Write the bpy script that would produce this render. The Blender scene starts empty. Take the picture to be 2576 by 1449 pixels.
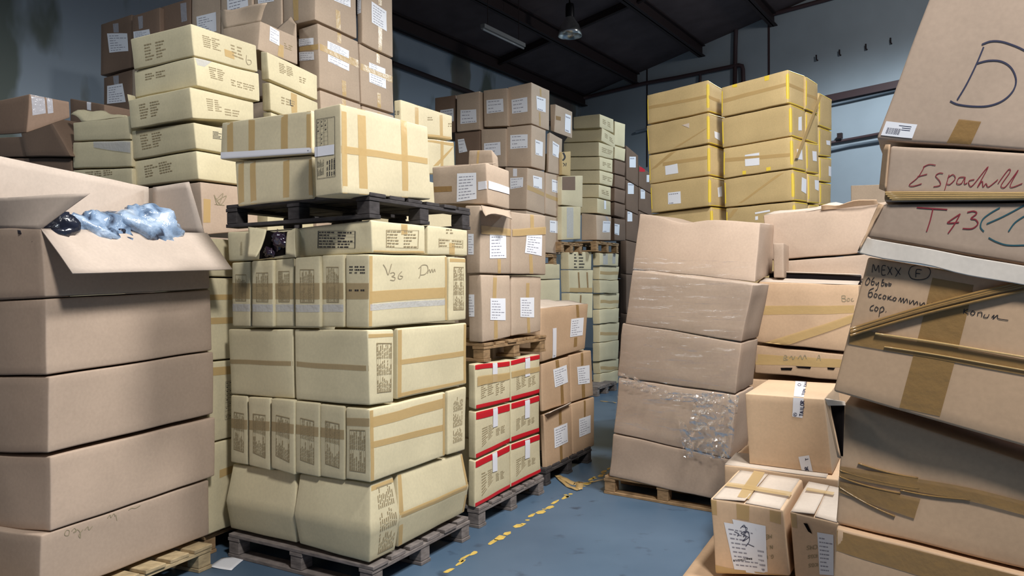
import bpy, math, random
from mathutils import Vector, noise
random.seed(7)
SC = bpy.context.scene
COL = SC.collection

# ------------------------------------------------------------ camera
F_PX, CX, CY, HZ = 1950.0, 1288.0, 724.5, 722.0
CAM_H, ROLL = 1.65, math.radians(0.5)
PITCH = math.atan((CY - HZ) / F_PX)
cam_d = bpy.data.cameras.new('camera'); cam = bpy.data.objects.new('camera', cam_d); COL.objects.link(cam)
cam_d.sensor_width = 36.0; cam_d.lens = F_PX / 2576.0 * 36.0; cam_d.clip_start = 0.05; cam_d.clip_end = 200
FWD = Vector((0, math.cos(PITCH), -math.sin(PITCH)))
RIGHT = Vector((math.cos(ROLL), 0, -math.sin(ROLL)))
UP = RIGHT.cross(FWD).normalized(); RIGHT = FWD.cross(UP).normalized()
from mathutils import Matrix
cam.matrix_world = Matrix(((RIGHT.x, UP.x, -FWD.x, 0), (RIGHT.y, UP.y, -FWD.y, 0), (RIGHT.z, UP.z, -FWD.z, CAM_H), (0, 0, 0, 1)))
SC.camera = cam
EYE = Vector((0, 0, CAM_H))

# ------------------------------------------------------------ light
SC.view_settings.view_transform = 'Standard'; SC.view_settings.look = 'None'
SC.view_settings.gamma = 1.0; SC.view_settings.use_curve_mapping = False
SC.view_settings.exposure = 0.0
wd = bpy.data.worlds.new('hall_air'); SC.world = wd; wd.use_nodes = True
wb = wd.node_tree.nodes['Background']; wb.inputs[0].default_value = (0.62, 0.74, 1.0, 1); wb.inputs[1].default_value = 0.12

def lamp(kind, name, loc, target, energy, color, size=0.5, spot=None, sy=None):
    l = bpy.data.lights.new(name, kind); l.energy = energy; l.color = color
    if kind == 'AREA':
        l.size = size
        if sy: l.shape = 'RECTANGLE'; l.size_y = sy
    else: l.shadow_soft_size = size
    if spot: l.spot_size = math.radians(spot); l.spot_blend = 0.35
    o = bpy.data.objects.new(name, l); COL.objects.link(o); o.location = loc
    o.rotation_euler = (Vector(target) - Vector(loc)).to_track_quat('-Z', 'Y').to_euler()
    return o
lamp('SPOT', 'aisle_lamp_light', (2.4, 3.45, 6.2), (2.4, 3.5, 0), 1400, (1.0, 0.985, 0.96), 0.40, 168)
lamp('SPOT', 'far_lamp_light', (6.4, 12.0, 7.0), (6.4, 12.1, 0), 1150, (0.80, 0.92, 1.0), 0.45, 170)
lamp('POINT', 'upper_wall_fill', (6.4, 12.0, 7.0), (6.4, 12.1, 0), 130, (1.0, 0.97, 0.92), 0.3)  # extra point light added to lift the upper gable wall
lamp('SPOT', 'near_fill_light', (1.5, -0.3, 6.2), (1.5, -0.2, 0), 1600, (1.0, 0.97, 0.93), 0.45, 168)  # unseen lamp added near the viewer to fill camera-facing sides
lamp('SPOT', 'left_fill_light', (-4.3, 3.6, 6.3), (-4.3, 3.7, 0), 220, (0.88, 0.95, 1.0), 0.45, 168)  # added without a visible source, lifts the left wall and cartons

# ------------------------------------------------------------ picture ray -> place
def ray(px, py):
    return (RIGHT * ((px - CX) / F_PX) + UP * ((CY - py) / F_PX) + FWD).normalized()
def at_depth(px, py, y):
    r = ray(px, py); return EYE + r * (y / r.y)
def at_height(px, py, z):
    r = ray(px, py); return EYE + r * ((z - CAM_H) / r.z)
def to_px(p):
    v = p - EYE; w = v.dot(FWD)
    return (CX + F_PX * v.dot(RIGHT) / w, CY - F_PX * v.dot(UP) / w)

class Stack:
    """a pallet place: near corner, heading of its two visible sides (degrees from straight ahead)"""
    def __init__(s, px, depth, ha=28.0, hb=59.0):
        r = ray(px, HZ); p = EYE + r * (depth / r.y)
        s.p = Vector((p.x, p.y, 0)); a, b = math.radians(ha), math.radians(hb)
        s.a = Vector((math.sin(a), math.cos(a), 0)); s.b = Vector((-math.sin(b), math.cos(b), 0))
        s.nR = Vector((s.a.y, -s.a.x, 0)); s.nL = Vector((-s.b.y, s.b.x, 0))
    def onR(s, px, py, off=0.0, p=None):
        r = ray(px, py); q = (p or s.p) + s.nR * off
        return EYE + r * ((q - EYE).dot(s.nR) / r.dot(s.nR))
    def onL(s, px, py, off=0.0, p=None):
        r = ray(px, py); q = (p or s.p) + s.nL * off
        return EYE + r * ((q - EYE).dot(s.nL) / r.dot(s.nL))

# ------------------------------------------------------------ materials
def new_mat(name):
    m = bpy.data.materials.new(name); m.use_nodes = True
    return m, m.node_tree.nodes, m.node_tree.links, m.node_tree.nodes['Principled BSDF']
def srgb(r, g, b):
    f = lambda c: (c / 255 / 12.92) if c <= 10 else ((c / 255 + 0.055) / 1.055) ** 2.4
    return (f(r), f(g), f(b), 1)
def scaled(c, k): return (c[0] * k, c[1] * k, c[2] * k, 1)

def cardboard(name, col, var=0.10, rough=0.72, flute=0.25):
    m, N, L, B = new_mat(name)
    tc = N.new('ShaderNodeTexCoord'); oi = N.new('ShaderNodeObjectInfo')
    add = N.new('ShaderNodeVectorMath'); add.operation = 'ADD'
    L.new(tc.outputs['Object'], add.inputs[0]); L.new(oi.outputs['Random'], add.inputs[1])
    n1 = N.new('ShaderNodeTexNoise'); n1.inputs['Scale'].default_value = 2.2; n1.inputs['Detail'].default_value = 4
    n2 = N.new('ShaderNodeTexNoise'); n2.inputs['Scale'].default_value = 60; n2.inputs['Detail'].default_value = 3
    L.new(add.outputs[0], n1.inputs['Vector']); L.new(add.outputs[0], n2.inputs['Vector'])
    cr = N.new('ShaderNodeValToRGB'); cr.color_ramp.elements[0].position = 0.3; cr.color_ramp.elements[1].position = 0.7
    cr.color_ramp.elements[0].color = scaled(col, 1 - var); cr.color_ramp.elements[1].color = scaled(col, 1 + var * .6)
    L.new(n1.outputs['Fac'], cr.inputs[0])
    mx = N.new('ShaderNodeMix'); mx.data_type = 'RGBA'; mx.blend_type = 'MULTIPLY'; mx.inputs[0].default_value = 0.18
    L.new(cr.outputs[0], mx.inputs[6]); L.new(n2.outputs['Fac'], mx.inputs[7])
    hs = N.new('ShaderNodeHueSaturation')
    mr = N.new('ShaderNodeMapRange'); mr.inputs[3].default_value = 0.90; mr.inputs[4].default_value = 1.08
    L.new(oi.outputs['Random'], mr.inputs[0]); L.new(mr.outputs[0], hs.inputs['Value']); L.new(mx.outputs[2], hs.inputs['Color'])
    L.new(hs.outputs[0], B.inputs['Base Color'])
    B.inputs['Roughness'].default_value = rough; B.inputs['Specular IOR Level'].default_value = 0.25
    bp = N.new('ShaderNodeBump'); bp.inputs['Strength'].default_value = flute; bp.inputs['Distance'].default_value = 0.004
    n3 = N.new('ShaderNodeTexNoise'); n3.inputs['Scale'].default_value = 9; n3.inputs['Detail'].default_value = 5
    L.new(add.outputs[0], n3.inputs['Vector']); L.new(n3.outputs['Fac'], bp.inputs['Height']); L.new(bp.outputs[0], B.inputs['Normal'])
    return m
def plain(name, col, rough=0.6, spec=0.4, metal=0.0, bump=0.0, bscale=20, var=0.0, vscale=6):
    m, N, L, B = new_mat(name)
    B.inputs['Base Color'].default_value = col; B.inputs['Roughness'].default_value = rough
    B.inputs['Specular IOR Level'].default_value = spec; B.inputs['Metallic'].default_value = metal
    tc = N.new('ShaderNodeTexCoord')
    if var:
        n = N.new('ShaderNodeTexNoise'); n.inputs['Scale'].default_value = vscale; n.inputs['Detail'].default_value = 5
        L.new(tc.outputs['Object'], n.inputs['Vector'])
        cr = N.new('ShaderNodeValToRGB'); cr.color_ramp.elements[0].position = .3; cr.color_ramp.elements[1].position = .7
        cr.color_ramp.elements[0].color = scaled(col, 1 - var); cr.color_ramp.elements[1].color = scaled(col, 1 + var)
        L.new(n.outputs['Fac'], cr.inputs[0]); L.new(cr.outputs[0], B.inputs['Base Color'])
    if bump:
        n = N.new('ShaderNodeTexNoise'); n.inputs['Scale'].default_value = bscale; n.inputs['Detail'].default_value = 4
        L.new(tc.outputs['Object'], n.inputs['Vector'])
        bp = N.new('ShaderNodeBump'); bp.inputs['Strength'].default_value = bump; bp.inputs['Distance'].default_value = 0.01
        L.new(n.outputs['Fac'], bp.inputs['Height']); L.new(bp.outputs[0], B.inputs['Normal'])
    return m
def see_through(name, col, alpha, rough=0.15, bump=0.4, bscale=25, spec=0.6, stretch=(1, 1, 1)):
    m = plain(name, col, rough, spec, 0, 0)
    N, L = m.node_tree.nodes, m.node_tree.links; B = N['Principled BSDF']
    B.inputs['Alpha'].default_value = alpha
    tc = N.new('ShaderNodeTexCoord'); mp = N.new('ShaderNodeMapping'); mp.inputs['Scale'].default_value = stretch
    n = N.new('ShaderNodeTexNoise'); n.inputs['Scale'].default_value = bscale; n.inputs['Detail'].default_value = 4
    L.new(tc.outputs['Object'], mp.inputs[0]); L.new(mp.outputs[0], n.inputs['Vector'])
    bp = N.new('ShaderNodeBump'); bp.inputs['Strength'].default_value = bump; bp.inputs['Distance'].default_value = 0.012
    L.new(n.outputs['Fac'], bp.inputs['Height']); L.new(bp.outputs[0], B.inputs['Normal'])
    return m

def wood(name, col, var=0.35):
    m, N, L, B = new_mat(name)
    tc = N.new('ShaderNodeTexCoord'); oi = N.new('ShaderNodeObjectInfo')
    mp = N.new('ShaderNodeMapping'); mp.inputs['Scale'].default_value = (9, 9, 30)
    ad = N.new('ShaderNodeVectorMath'); ad.operation = 'ADD'
    L.new(tc.outputs['Object'], ad.inputs[0]); L.new(oi.outputs['Random'], ad.inputs[1]); L.new(ad.outputs[0], mp.inputs[0])
    n = N.new('ShaderNodeTexNoise'); n.inputs['Scale'].default_value = 1.5; n.inputs['Detail'].default_value = 6
    L.new(mp.outputs[0], n.inputs['Vector'])
    cr = N.new('ShaderNodeValToRGB'); cr.color_ramp.elements[0].position = .3; cr.color_ramp.elements[1].position = .72
    cr.color_ramp.elements[0].color = scaled(col, 1 - var); cr.color_ramp.elements[1].color = scaled(col, 1 + var)
    L.new(n.outputs['Fac'], cr.inputs[0]); L.new(cr.outputs[0], B.inputs['Base Color'])
    B.inputs['Roughness'].default_value = 0.8; B.inputs['Specular IOR Level'].default_value = 0.2
    bp = N.new('ShaderNodeBump'); bp.inputs['Strength'].default_value = .35; bp.inputs['Distance'].default_value = .004
    L.new(n.outputs['Fac'], bp.inputs['Height']); L.new(bp.outputs[0], B.inputs['Normal'])
    return m

M = dict(
    cream=cardboard('cream_board', srgb(219, 207, 172)),
    sand=cardboard('sand_board', srgb(221, 208, 174)),
    brown=cardboard('brown_board', srgb(192, 171, 150)),
    kraft=cardboard('kraft_board', srgb(204, 172, 140)),
    pink=cardboard('pinkish_board', srgb(190, 168, 149)),
    gold=cardboard('golden_board', srgb(208, 182, 132)),
    lit_kraft=cardboard('lit_kraft_board', srgb(224, 192, 158)),  # kraft lightened to carry the strong light on the front right boxes
    dusk=cardboard('old_or_shaded_brown_board', srgb(128, 106, 90)),  # dark brown board, also stands in for weak light on the farthest cartons
    fold=cardboard('fold_board', srgb(198, 182, 168)),
    inner_or_lit=cardboard('board_inside_or_lit_lid', srgb(216, 200, 184)),  # board inside, also stands in for bright light on the front lids
    lit_board=cardboard('lit_flap_board', srgb(222, 214, 204)),  # flap board whitened for the light falling on it
    tape=see_through('tan_tape', srgb(206, 174, 118), 0.72, 0.28, 0.15, 30),
    brown_tape=see_through('brown_tape', srgb(158, 124, 76), 0.82, 0.25, 0.3, 25),
    faint_tape=see_through('faint_tape', srgb(168, 142, 98), 0.5, 0.3, 0.15, 30),  # duller, fainter tan tape for bands on the left faces
    clear_tape=see_through('clear_tape', srgb(205, 210, 222), 0.45, 0.12, 0.5, 40, 0.9),
    yellow_tape=plain('yellow_tape', srgb(236, 206, 74), 0.4),
    red_tape=plain('red_tape', srgb(196, 26, 40), 0.35),
    white_tape=plain('white_tape', srgb(226, 226, 232), 0.35),
    paper=plain('label_paper', srgb(232, 234, 240), 0.6),
    ink=plain('grey_ink', srgb(146, 146, 158), 0.7),
    print_ink=plain('print_ink', srgb(152, 136, 104), 0.7),
    black_ink=plain('black_ink', srgb(40, 38, 42), 0.6),
    blue_ink=plain('blue_marker', srgb(52, 54, 78), 0.6),
    red_ink=plain('red_marker', srgb(132, 40, 52), 0.6),
    green_ink=plain('teal_marker', srgb(36, 84, 96), 0.6),
    pencil=plain('pencil', srgb(150, 138, 112), 0.7),
    pale_wood=wood('pale_wood', srgb(178, 158, 124)),
    grey_wood=wood('grey_wood', srgb(122, 114, 110)),
    dark_wood=wood('dark_wood', srgb(66, 62, 62)),
    tan_wood=wood('tan_wood', srgb(152, 124, 92)),
    bag=see_through('blue_grey_bag', srgb(128, 152, 182), 0.86, 0.2, 0.9, 14, 0.8),
    dark_bag=see_through('dark_bag', srgb(34, 38, 52), 0.95, 0.18, 0.9, 12, 0.8),
    violet_bag=see_through('dark_violet_bag', srgb(48, 36, 50), 0.97, 0.15, 0.8, 12, 0.8),
    hole=plain('gap_shade_and_print', srgb(22, 18, 18), 0.95, 0.05),  # near-black for shade inside openings, also used as print
    steel=plain('dark_steel', srgb(58, 46, 46), 0.6, 0.3, 0.2),
    pipe=plain('brown_pipe', srgb(74, 56, 58), 0.55),
    grey_pipe=plain('grey_pipe', srgb(112, 122, 132), 0.5),
    lampmetal=plain('lamp_metal', srgb(40, 38, 40), 0.4, 0.5, 0.6),
)
def film_mat(name, base, top, bscale, stretch, bump, rough=.10):
    m, N, L, B = new_mat(name); N.remove(B); out = N['Material Output']
    tr = N.new('ShaderNodeBsdfTransparent'); gl = N.new('ShaderNodeBsdfGlossy'); df = N.new('ShaderNodeBsdfDiffuse')
    gl.inputs['Roughness'].default_value = rough; gl.inputs['Color'].default_value = (1, 1, 1, 1); df.inputs['Color'].default_value = srgb(226, 228, 232)
    tc = N.new('ShaderNodeTexCoord'); mp = N.new('ShaderNodeMapping'); mp.inputs['Scale'].default_value = stretch
    n = N.new('ShaderNodeTexNoise'); n.inputs['Scale'].default_value = bscale; n.inputs['Detail'].default_value = 5
    bp = N.new('ShaderNodeBump'); bp.inputs['Strength'].default_value = bump; bp.inputs['Distance'].default_value = .03
    L.new(tc.outputs['Object'], mp.inputs[0]); L.new(mp.outputs[0], n.inputs['Vector']); L.new(n.outputs['Fac'], bp.inputs['Height'])
    L.new(bp.outputs[0], gl.inputs['Normal'])
    lw = N.new('ShaderNodeLayerWeight'); lw.inputs['Blend'].default_value = .35; L.new(bp.outputs[0], lw.inputs['Normal'])
    mr = N.new('ShaderNodeMapRange'); mr.inputs[3].default_value = base; mr.inputs[4].default_value = top; L.new(lw.outputs['Fresnel'], mr.inputs[0])
    m1 = N.new('ShaderNodeMixShader'); m1.inputs[0].default_value = .10; L.new(gl.outputs[0], m1.inputs[1]); L.new(df.outputs[0], m1.inputs[2])
    m2 = N.new('ShaderNodeMixShader'); L.new(mr.outputs[0], m2.inputs[0]); L.new(tr.outputs[0], m2.inputs[1]); L.new(m1.outputs[0], m2.inputs[2])
    L.new(m2.outputs[0], out.inputs['Surface']); return m
M['film'] = film_mat('stretch_film', .025, .42, 3.5, (1, 1, 8), .5, .16)
M['film_bunch'] = film_mat('bunched_film', .10, .8, 9, (1, 1, 1.6), .8, .12)
bm_, bN, bL, bB = new_mat('crumpled_bag_film'); bt = bN.new('ShaderNodeTexCoord'); bn = bN.new('ShaderNodeTexNoise'); bn.inputs['Scale'].default_value = 5.5; bn.inputs['Detail'].default_value = 4; bn.inputs['Distortion'].default_value = 1.2
bL.new(bt.outputs['Object'], bn.inputs['Vector']); bc = bN.new('ShaderNodeValToRGB'); be = bc.color_ramp.elements
be[0].position = .36; be[0].color = srgb(52, 62, 82); be[1].position = .47; be[1].color = srgb(128, 152, 182); x_ = be.new(.66); x_.color = srgb(186, 204, 226)
bL.new(bn.outputs['Fac'], bc.inputs[0]); bL.new(bc.outputs[0], bB.inputs['Base Color']); bB.inputs['Roughness'].default_value = .2; bB.inputs['Coat Weight'].default_value = .6; bB.inputs['Coat Roughness'].default_value = .08
b2_ = bN.new('ShaderNodeTexNoise'); b2_.inputs['Scale'].default_value = 14; b2_.inputs['Detail'].default_value = 5; bp_ = bN.new('ShaderNodeBump'); bp_.inputs['Strength'].default_value = .9; bp_.inputs['Distance'].default_value = .02
bL.new(bt.outputs['Object'], b2_.inputs['Vector']); bL.new(b2_.outputs['Fac'], bp_.inputs['Height']); bL.new(bp_.outputs[0], bB.inputs['Normal'])
M['bag'] = bm_
# reflector of the hanging lamp
rm, RN, RL, RB = new_mat('lamp_reflector'); RB.inputs['Base Color'].default_value = srgb(226, 226, 220); RB.inputs['Metallic'].default_value = .9; RB.inputs['Roughness'].default_value = .22
M['reflector'] = rm

# ------------------------------------------------------------ objects
def link(name, verts, faces, mats, parent=None, loc=None, smooth=False, fm=None):
    base = parent['_o'] if parent is not None and '_o' in parent.keys() else None
    org = Vector(loc) if loc is not None else (Vector(base) if base is not None else Vector((0, 0, 0)))
    me = bpy.data.meshes.new(name)
    me.from_pydata([tuple(Vector(v) - org) for v in verts], [], faces)
    for m in (mats if isinstance(mats, (list, tuple)) else [mats]): me.materials.append(m)
    if fm: me.polygons.foreach_set('material_index', fm)
    if smooth: me.polygons.foreach_set('use_smooth', [True] * len(me.polygons))
    me.update()
    o = bpy.data.objects.new(name, me); COL.objects.link(o)
    if parent is not None:
        o.parent = parent
        o['_o'] = tuple(org)
        pb = Vector(base) if base is not None else Vector((0, 0, 0))
        o.location = org - pb
    else:
        o.location = org; o['_o'] = tuple(org)
    return o
def tag(o, label, cat, group=None, kind=None):
    if label: o['label'] = label
    if cat: o['category'] = cat
    if group: o['group'] = group
    if kind: o['kind'] = kind
    return o
def empty(name, loc):
    o = bpy.data.objects.new(name, None); COL.objects.link(o); o.location = loc; o['_o'] = tuple(Vector(loc)); o.empty_display_size = .1
    return o
def solid(o, t, off=0.0):
    md = o.modifiers.new('thickness', 'SOLIDIFY'); md.thickness = t; md.offset = off
    return o

class MB:
    def __init__(s): s.v, s.f, s.m = [], [], []
    def box(s, o, ax, ay, az, mi=0):
        n = len(s.v); o = Vector(o); ax, ay, az = Vector(ax), Vector(ay), Vector(az)
        for k in range(8): s.v.append(o + ax * (k & 1) + ay * ((k >> 1) & 1) + az * ((k >> 2) & 1))
        for q in ((0, 2, 3, 1), (4, 5, 7, 6), (0, 1, 5, 4), (2, 6, 7, 3), (0, 4, 6, 2), (1, 3, 7, 5)):
            s.f.append(tuple(n + i for i in q)); s.m.append(mi)
    def tube(s, pts, r, seg=8, mi=0):
        pts = [Vector(p) for p in pts]; n0 = len(s.v)
        for i, p in enumerate(pts):
            d = (pts[min(i + 1, len(pts) - 1)] - pts[max(i - 1, 0)]).normalized()
            u = d.cross(Vector((0, 0, 1)) if abs(d.z) < .9 else Vector((1, 0, 0))).normalized(); w = d.cross(u)
            for k in range(seg):
                a = 2 * math.pi * k / seg; s.v.append(p + (u * math.cos(a) + w * math.sin(a)) * r)
        for i in range(len(pts) - 1):
            for k in range(seg):
                k2 = (k + 1) % seg
                s.f.append((n0 + i * seg + k, n0 + i * seg + k2, n0 + (i + 1) * seg + k2, n0 + (i + 1) * seg + k)); s.m.append(mi)
        s.f.append(tuple(n0 + k for k in range(seg))); s.m.append(mi)
        e = n0 + (len(pts) - 1) * seg; s.f.append(tuple(e + k for k in reversed(range(seg)))); s.m.append(mi)
    def lathe(s, c, prof, seg=28, mi=0):
        n0 = len(s.v)
        for r, z in prof:
            for k in range(seg):
                a = 2 * math.pi * k / seg; s.v.append(Vector((c[0] + r * math.cos(a), c[1] + r * math.sin(a), c[2] + z)))
        for i in range(len(prof) - 1):
            for k in range(seg):
                k2 = (k + 1) % seg
                s.f.append((n0 + i * seg + k, n0 + i * seg + k2, n0 + (i + 1) * seg + k2, n0 + (i + 1) * seg + k)); s.m.append(mi)
    def build(s, name, mats, parent=None, loc=None, smooth=False, bevel=0):
        o = link(name, s.v, s.f, mats, parent, loc, smooth, s.m)
        if bevel:
            b = o.modifiers.new('bevel', 'BEVEL'); b.width = bevel; b.segments = 2; b.limit_method = 'ANGLE'
        return o

# ------------------------------------------------------------ cartons
def lin(a, b, n): return [a + (b - a) * i / (n - 1) for i in range(n)]
class Carton:
    def __init__(s, st, C, L=None, R=None, la=0.4, lb=0.4, off=0.0, amp=0.004, gap=0.003, rad=0.010, crease=None, sag=None, seed=None):
        """C, L, R: (x_top, y_top, x_bottom, y_bottom) of the near, left and right upright edges in the photograph"""
        s.st = st
        if R is not None:
            ct, cb = st.onR(C[0], C[1], off), st.onR(C[2], C[3], off)
            rt, rb = st.onR(R[0], R[1], off), st.onR(R[2], R[3], off)
        else:
            ct, cb = st.onL(C[0], C[1], off), st.onL(C[2], C[3], off)
            rt, rb = ct + st.a * la, cb + st.a * la
        if L is not None:
            p = (ct + cb) / 2
            if R is not None: lt, lb_ = st.onL(L[0], L[1], 0, p), st.onL(L[2], L[3], 0, p)
            else: lt, lb_ = st.onL(L[0], L[1], off), st.onL(L[2], L[3], off)
        else: lt, lb_ = ct + st.b * lb, cb + st.b * lb
        bt, bb = lt + rt - ct, lb_ + rb - cb
        cs = [cb, rb, lb_, bb, ct, rt, lt, bt]            # bit0 = a, bit1 = b, bit2 = up
        s.finish(cs, amp, gap, rad, crease, sag)
    def finish(s, cs, amp, gap, rad, crease, sag):
        mid = sum(cs, Vector()) / 8
        s.la, s.lb, s.lc = (cs[1] - cs[0]).length, (cs[2] - cs[0]).length, (cs[4] - cs[0]).length
        def shrink(k):
            a, b, c = k & 1, (k >> 1) & 1, (k >> 2) & 1
            q = [(gap / L if i == 0 else 1 - gap / L) for i, L in ((a, s.la), (b, s.lb), (c, s.lc))]
            return s.tri(cs, *q)
        s.cs = [shrink(k) for k in range(8)]
        s.amp, s.rad, s.crease, s.sag = amp, rad, crease, sag
        s.nR = (s.cs[1] - s.cs[0]).cross(s.cs[4] - s.cs[0]).normalized()
        if s.nR.dot(s.cs[2] - s.cs[0]) > 0: s.nR.negate()
        s.nL = (s.cs[2] - s.cs[0]).cross(s.cs[4] - s.cs[0]).normalized()
        if s.nL.dot(s.cs[1] - s.cs[0]) > 0: s.nL.negate()
        s.base = (s.cs[0] + s.cs[1] + s.cs[2] + s.cs[3]) / 4
        s.decal_n = 0
    @staticmethod
    def tri(cs, a, b, c):
        v = Vector()
        for k in range(8):
            w = (a if k & 1 else 1 - a) * (b if k & 2 else 1 - b) * (c if k & 4 else 1 - c)
            v += cs[k] * w
        return v
    def D(s, a, b, c):
        r = s.rad; p = Vector((a * s.la, b * s.lb, c * s.lc))
        lo = Vector((r, r, r)); hi = Vector((max(s.la - r, r), max(s.lb - r, r), max(s.lc - r, r)))
        q = Vector((min(max(p.x, lo.x), hi.x), min(max(p.y, lo.y), hi.y), min(max(p.z, lo.z), hi.z)))
        d = p - q
        if d.length > 1e-9: p = q + d * (r / d.length) if d.length > r else p
        a2, b2, c2 = p.x / s.la, p.y / s.lb, p.z / s.lc
        v = s.tri(s.cs, a2, b2, c2)
        if s.amp:
            v = v + noise.noise_vector(v * 4.0) * s.amp
        if s.crease:
            cpos, out, top, bot = s.crease
            h = c2
            f = (bot + (out - bot) * (h / cpos)) if h < cpos else (top + (out - top) * ((1 - h) / (1 - cpos)))
            v = v + s.nR * f * (1 - b2) ** 2 + s.nL * f * (1 - a2) ** 2
        if s.sag:
            dz, where, width = s.sag
            v.z -= dz * c2 ** 3 * math.exp(-((b2 - where) / width) ** 2)
        return v
    def mesh(s, n=5, open_top=False):
        vs, fs, idx = [], [], {}
        def grid(L):
            r = min(s.rad / L, 0.2); k = max(n, int(L / (.04 if s.base.y < 5.2 else .085)) + 2); g = [0, r * .3, r] + lin(r, 1 - r, k)[1:-1] + [1 - r, 1 - r * .3, 1]
            return g
        ga, gb, gc = grid(s.la), grid(s.lb), grid(s.lc)
        def vi(a, b, c):
            k = (round(a, 5), round(b, 5), round(c, 5))
            if k not in idx: idx[k] = len(vs); vs.append(s.D(a, b, c))
            return idx[k]
        def face(g1, g2, fn, flip):
            for i in range(len(g1) - 1):
                for j in range(len(g2) - 1):
                    q = [vi(*fn(g1[i], g2[j])), vi(*fn(g1[i + 1], g2[j])), vi(*fn(g1[i + 1], g2[j + 1])), vi(*fn(g1[i], g2[j + 1]))]
                    fs.append(tuple(reversed(q)) if flip else tuple(q))
        face(ga, gc, lambda u, v: (u, 0, v), False); face(ga, gc, lambda u, v: (u, 1, v), True)
        face(gb, gc, lambda u, v: (0, u, v), True); face(gb, gc, lambda u, v: (1, u, v), False)
        face(ga, gb, lambda u, v: (u, v, 0), True)
        if not open_top: face(ga, gb, lambda u, v: (u, v, 1), False)
        return vs, fs
    def make(s, mat, label, group=None, n=5, open_top=False, name='cardboard_box', cat='cardboard box'):
        vs, fs = s.mesh(n, open_top)
        s.o = tag(link(name, vs, fs, mat, None, s.base, True), label, cat, group)
        if open_top: solid(s.o, 0.006, -1)
        return s
    # a point on a face: u runs along the face, v upwards
    def P(s, face, u, v, off):
        u = min(max(u, 0.0), 1.0); v = min(max(v, 0.0), 1.0)
        if face == 'R': return s.D(u, 0, v) + s.nR * off
        if face == 'L': return s.D(0, u, v) + s.nL * off
        return s.D(u, v, 1) + Vector((0, 0, off))
    def uv(s, face, px, py):
        k = {'R': (0, 1, 4, 5), 'L': (0, 2, 4, 6), 'T': (4, 5, 6, 7)}[face]
        q = [to_px(s.cs[i]) for i in k]; u = v = 0.5
        for _ in range(25):
            x = (1-u)*(1-v)*q[0][0] + u*(1-v)*q[1][0] + (1-u)*v*q[2][0] + u*v*q[3][0] - px
            y = (1-u)*(1-v)*q[0][1] + u*(1-v)*q[1][1] + (1-u)*v*q[2][1] + u*v*q[3][1] - py
            xu = (1-v)*(q[1][0]-q[0][0]) + v*(q[3][0]-q[2][0]); xv = (1-u)*(q[2][0]-q[0][0]) + u*(q[3][0]-q[1][0])
            yu = (1-v)*(q[1][1]-q[0][1]) + v*(q[3][1]-q[2][1]); yv = (1-u)*(q[2][1]-q[0][1]) + u*(q[3][1]-q[1][1])
            d = xu * yv - xv * yu
            if abs(d) < 1e-9: break
            u -= (x * yv - y * xv) / d; v -= (y * xu - x * yu) / d
        return u, v
    def quad_uv(s, face, quad):
        """quad in the photograph: top-left, top-right, bottom-right, bottom-left; or (x0,y0,x1,y1)"""
        if not isinstance(quad[0], (tuple, list)):
            x0, y0, x1, y1 = quad; quad = [(x0, y0), (x1, y0), (x1, y1), (x0, y1)]
        return [s.uv(face, *p) for p in quad]
    def patch(s, vs, fs, fm, face, q, off, mi, nx=4, ny=4):
        n0 = len(vs)
        for j in range(ny + 1):
            for i in range(nx + 1):
                x, y = i / nx, j / ny
                u = (1-x)*(1-y)*q[0][0] + x*(1-y)*q[1][0] + x*y*q[2][0] + (1-x)*y*q[3][0]
                v = (1-x)*(1-y)*q[0][1] + x*(1-y)*q[1][1] + x*y*q[2][1] + (1-x)*y*q[3][1]
                vs.append(s.P(face, u, v, off))
        for j in range(ny):
            for i in range(nx):
                a = n0 + j * (nx + 1) + i; fs.append((a, a + 1, a + nx + 2, a + nx + 1)); fm.append(mi)
    def sub(s, q, x0, y0, x1, y1):
        def b(x, y):
            return ((1-x)*(1-y)*q[0][0] + x*(1-y)*q[1][0] + x*y*q[2][0] + (1-x)*y*q[3][0],
                    (1-x)*(1-y)*q[0][1] + x*(1-y)*q[1][1] + x*y*q[2][1] + (1-x)*y*q[3][1])
        return [b(x0, y0), b(x1, y0), b(x1, y1), b(x0, y1)]
    def tape(s, *segs, mat='tape', name='packing_tape', off=0.0015, label=None):
        vs, fs, fm = [], [], []
        for face, quad in segs: s.patch(vs, fs, fm, face, s.quad_uv(face, quad), off, 0, 16, 6)
        o = s.last = link(name, vs, fs, M[mat], s.o, None, True)
        if label: o['label'] = label
        return s
    def tape_uv(s, *segs, mat='tape', name='packing_tape', off=0.0015, label=None):
        vs, fs, fm = [], [], []
        for face, u0, v0, u1, v1 in segs: s.patch(vs, fs, fm, face, [(u0, v1), (u1, v1), (u1, v0), (u0, v0)], off, 0, 8, 4)
        o = link(name, vs, fs, M[mat], s.o, None, True)
        if label: o['label'] = label
        return s
    def paper(s, face, quad, rows=6, ink='ink', seed=0, bar=False, style='text', name='paper_label', mat='paper', label=None):
        vs, fs, fm = [], [], []; q = s.quad_uv(face, quad); s.patch(vs, fs, fm, face, q, 0.0022, 0)
        rnd = random.Random(seed * 31 + int(q[0][0] * 977))
        if style == 'text':
            for r in range(rows):
                y = .12 + .76 * r / max(rows - 1, 1); x = .1
                end = rnd.uniform(.4, .9)
                while x < end:
                    w = rnd.uniform(.06, .2); s.patch(vs, fs, fm, face, s.sub(q, x, y, min(x + w, .93), y + .30 / (rows + 2)), 0.0028, 1, 1, 1); x += w + .04
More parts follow.
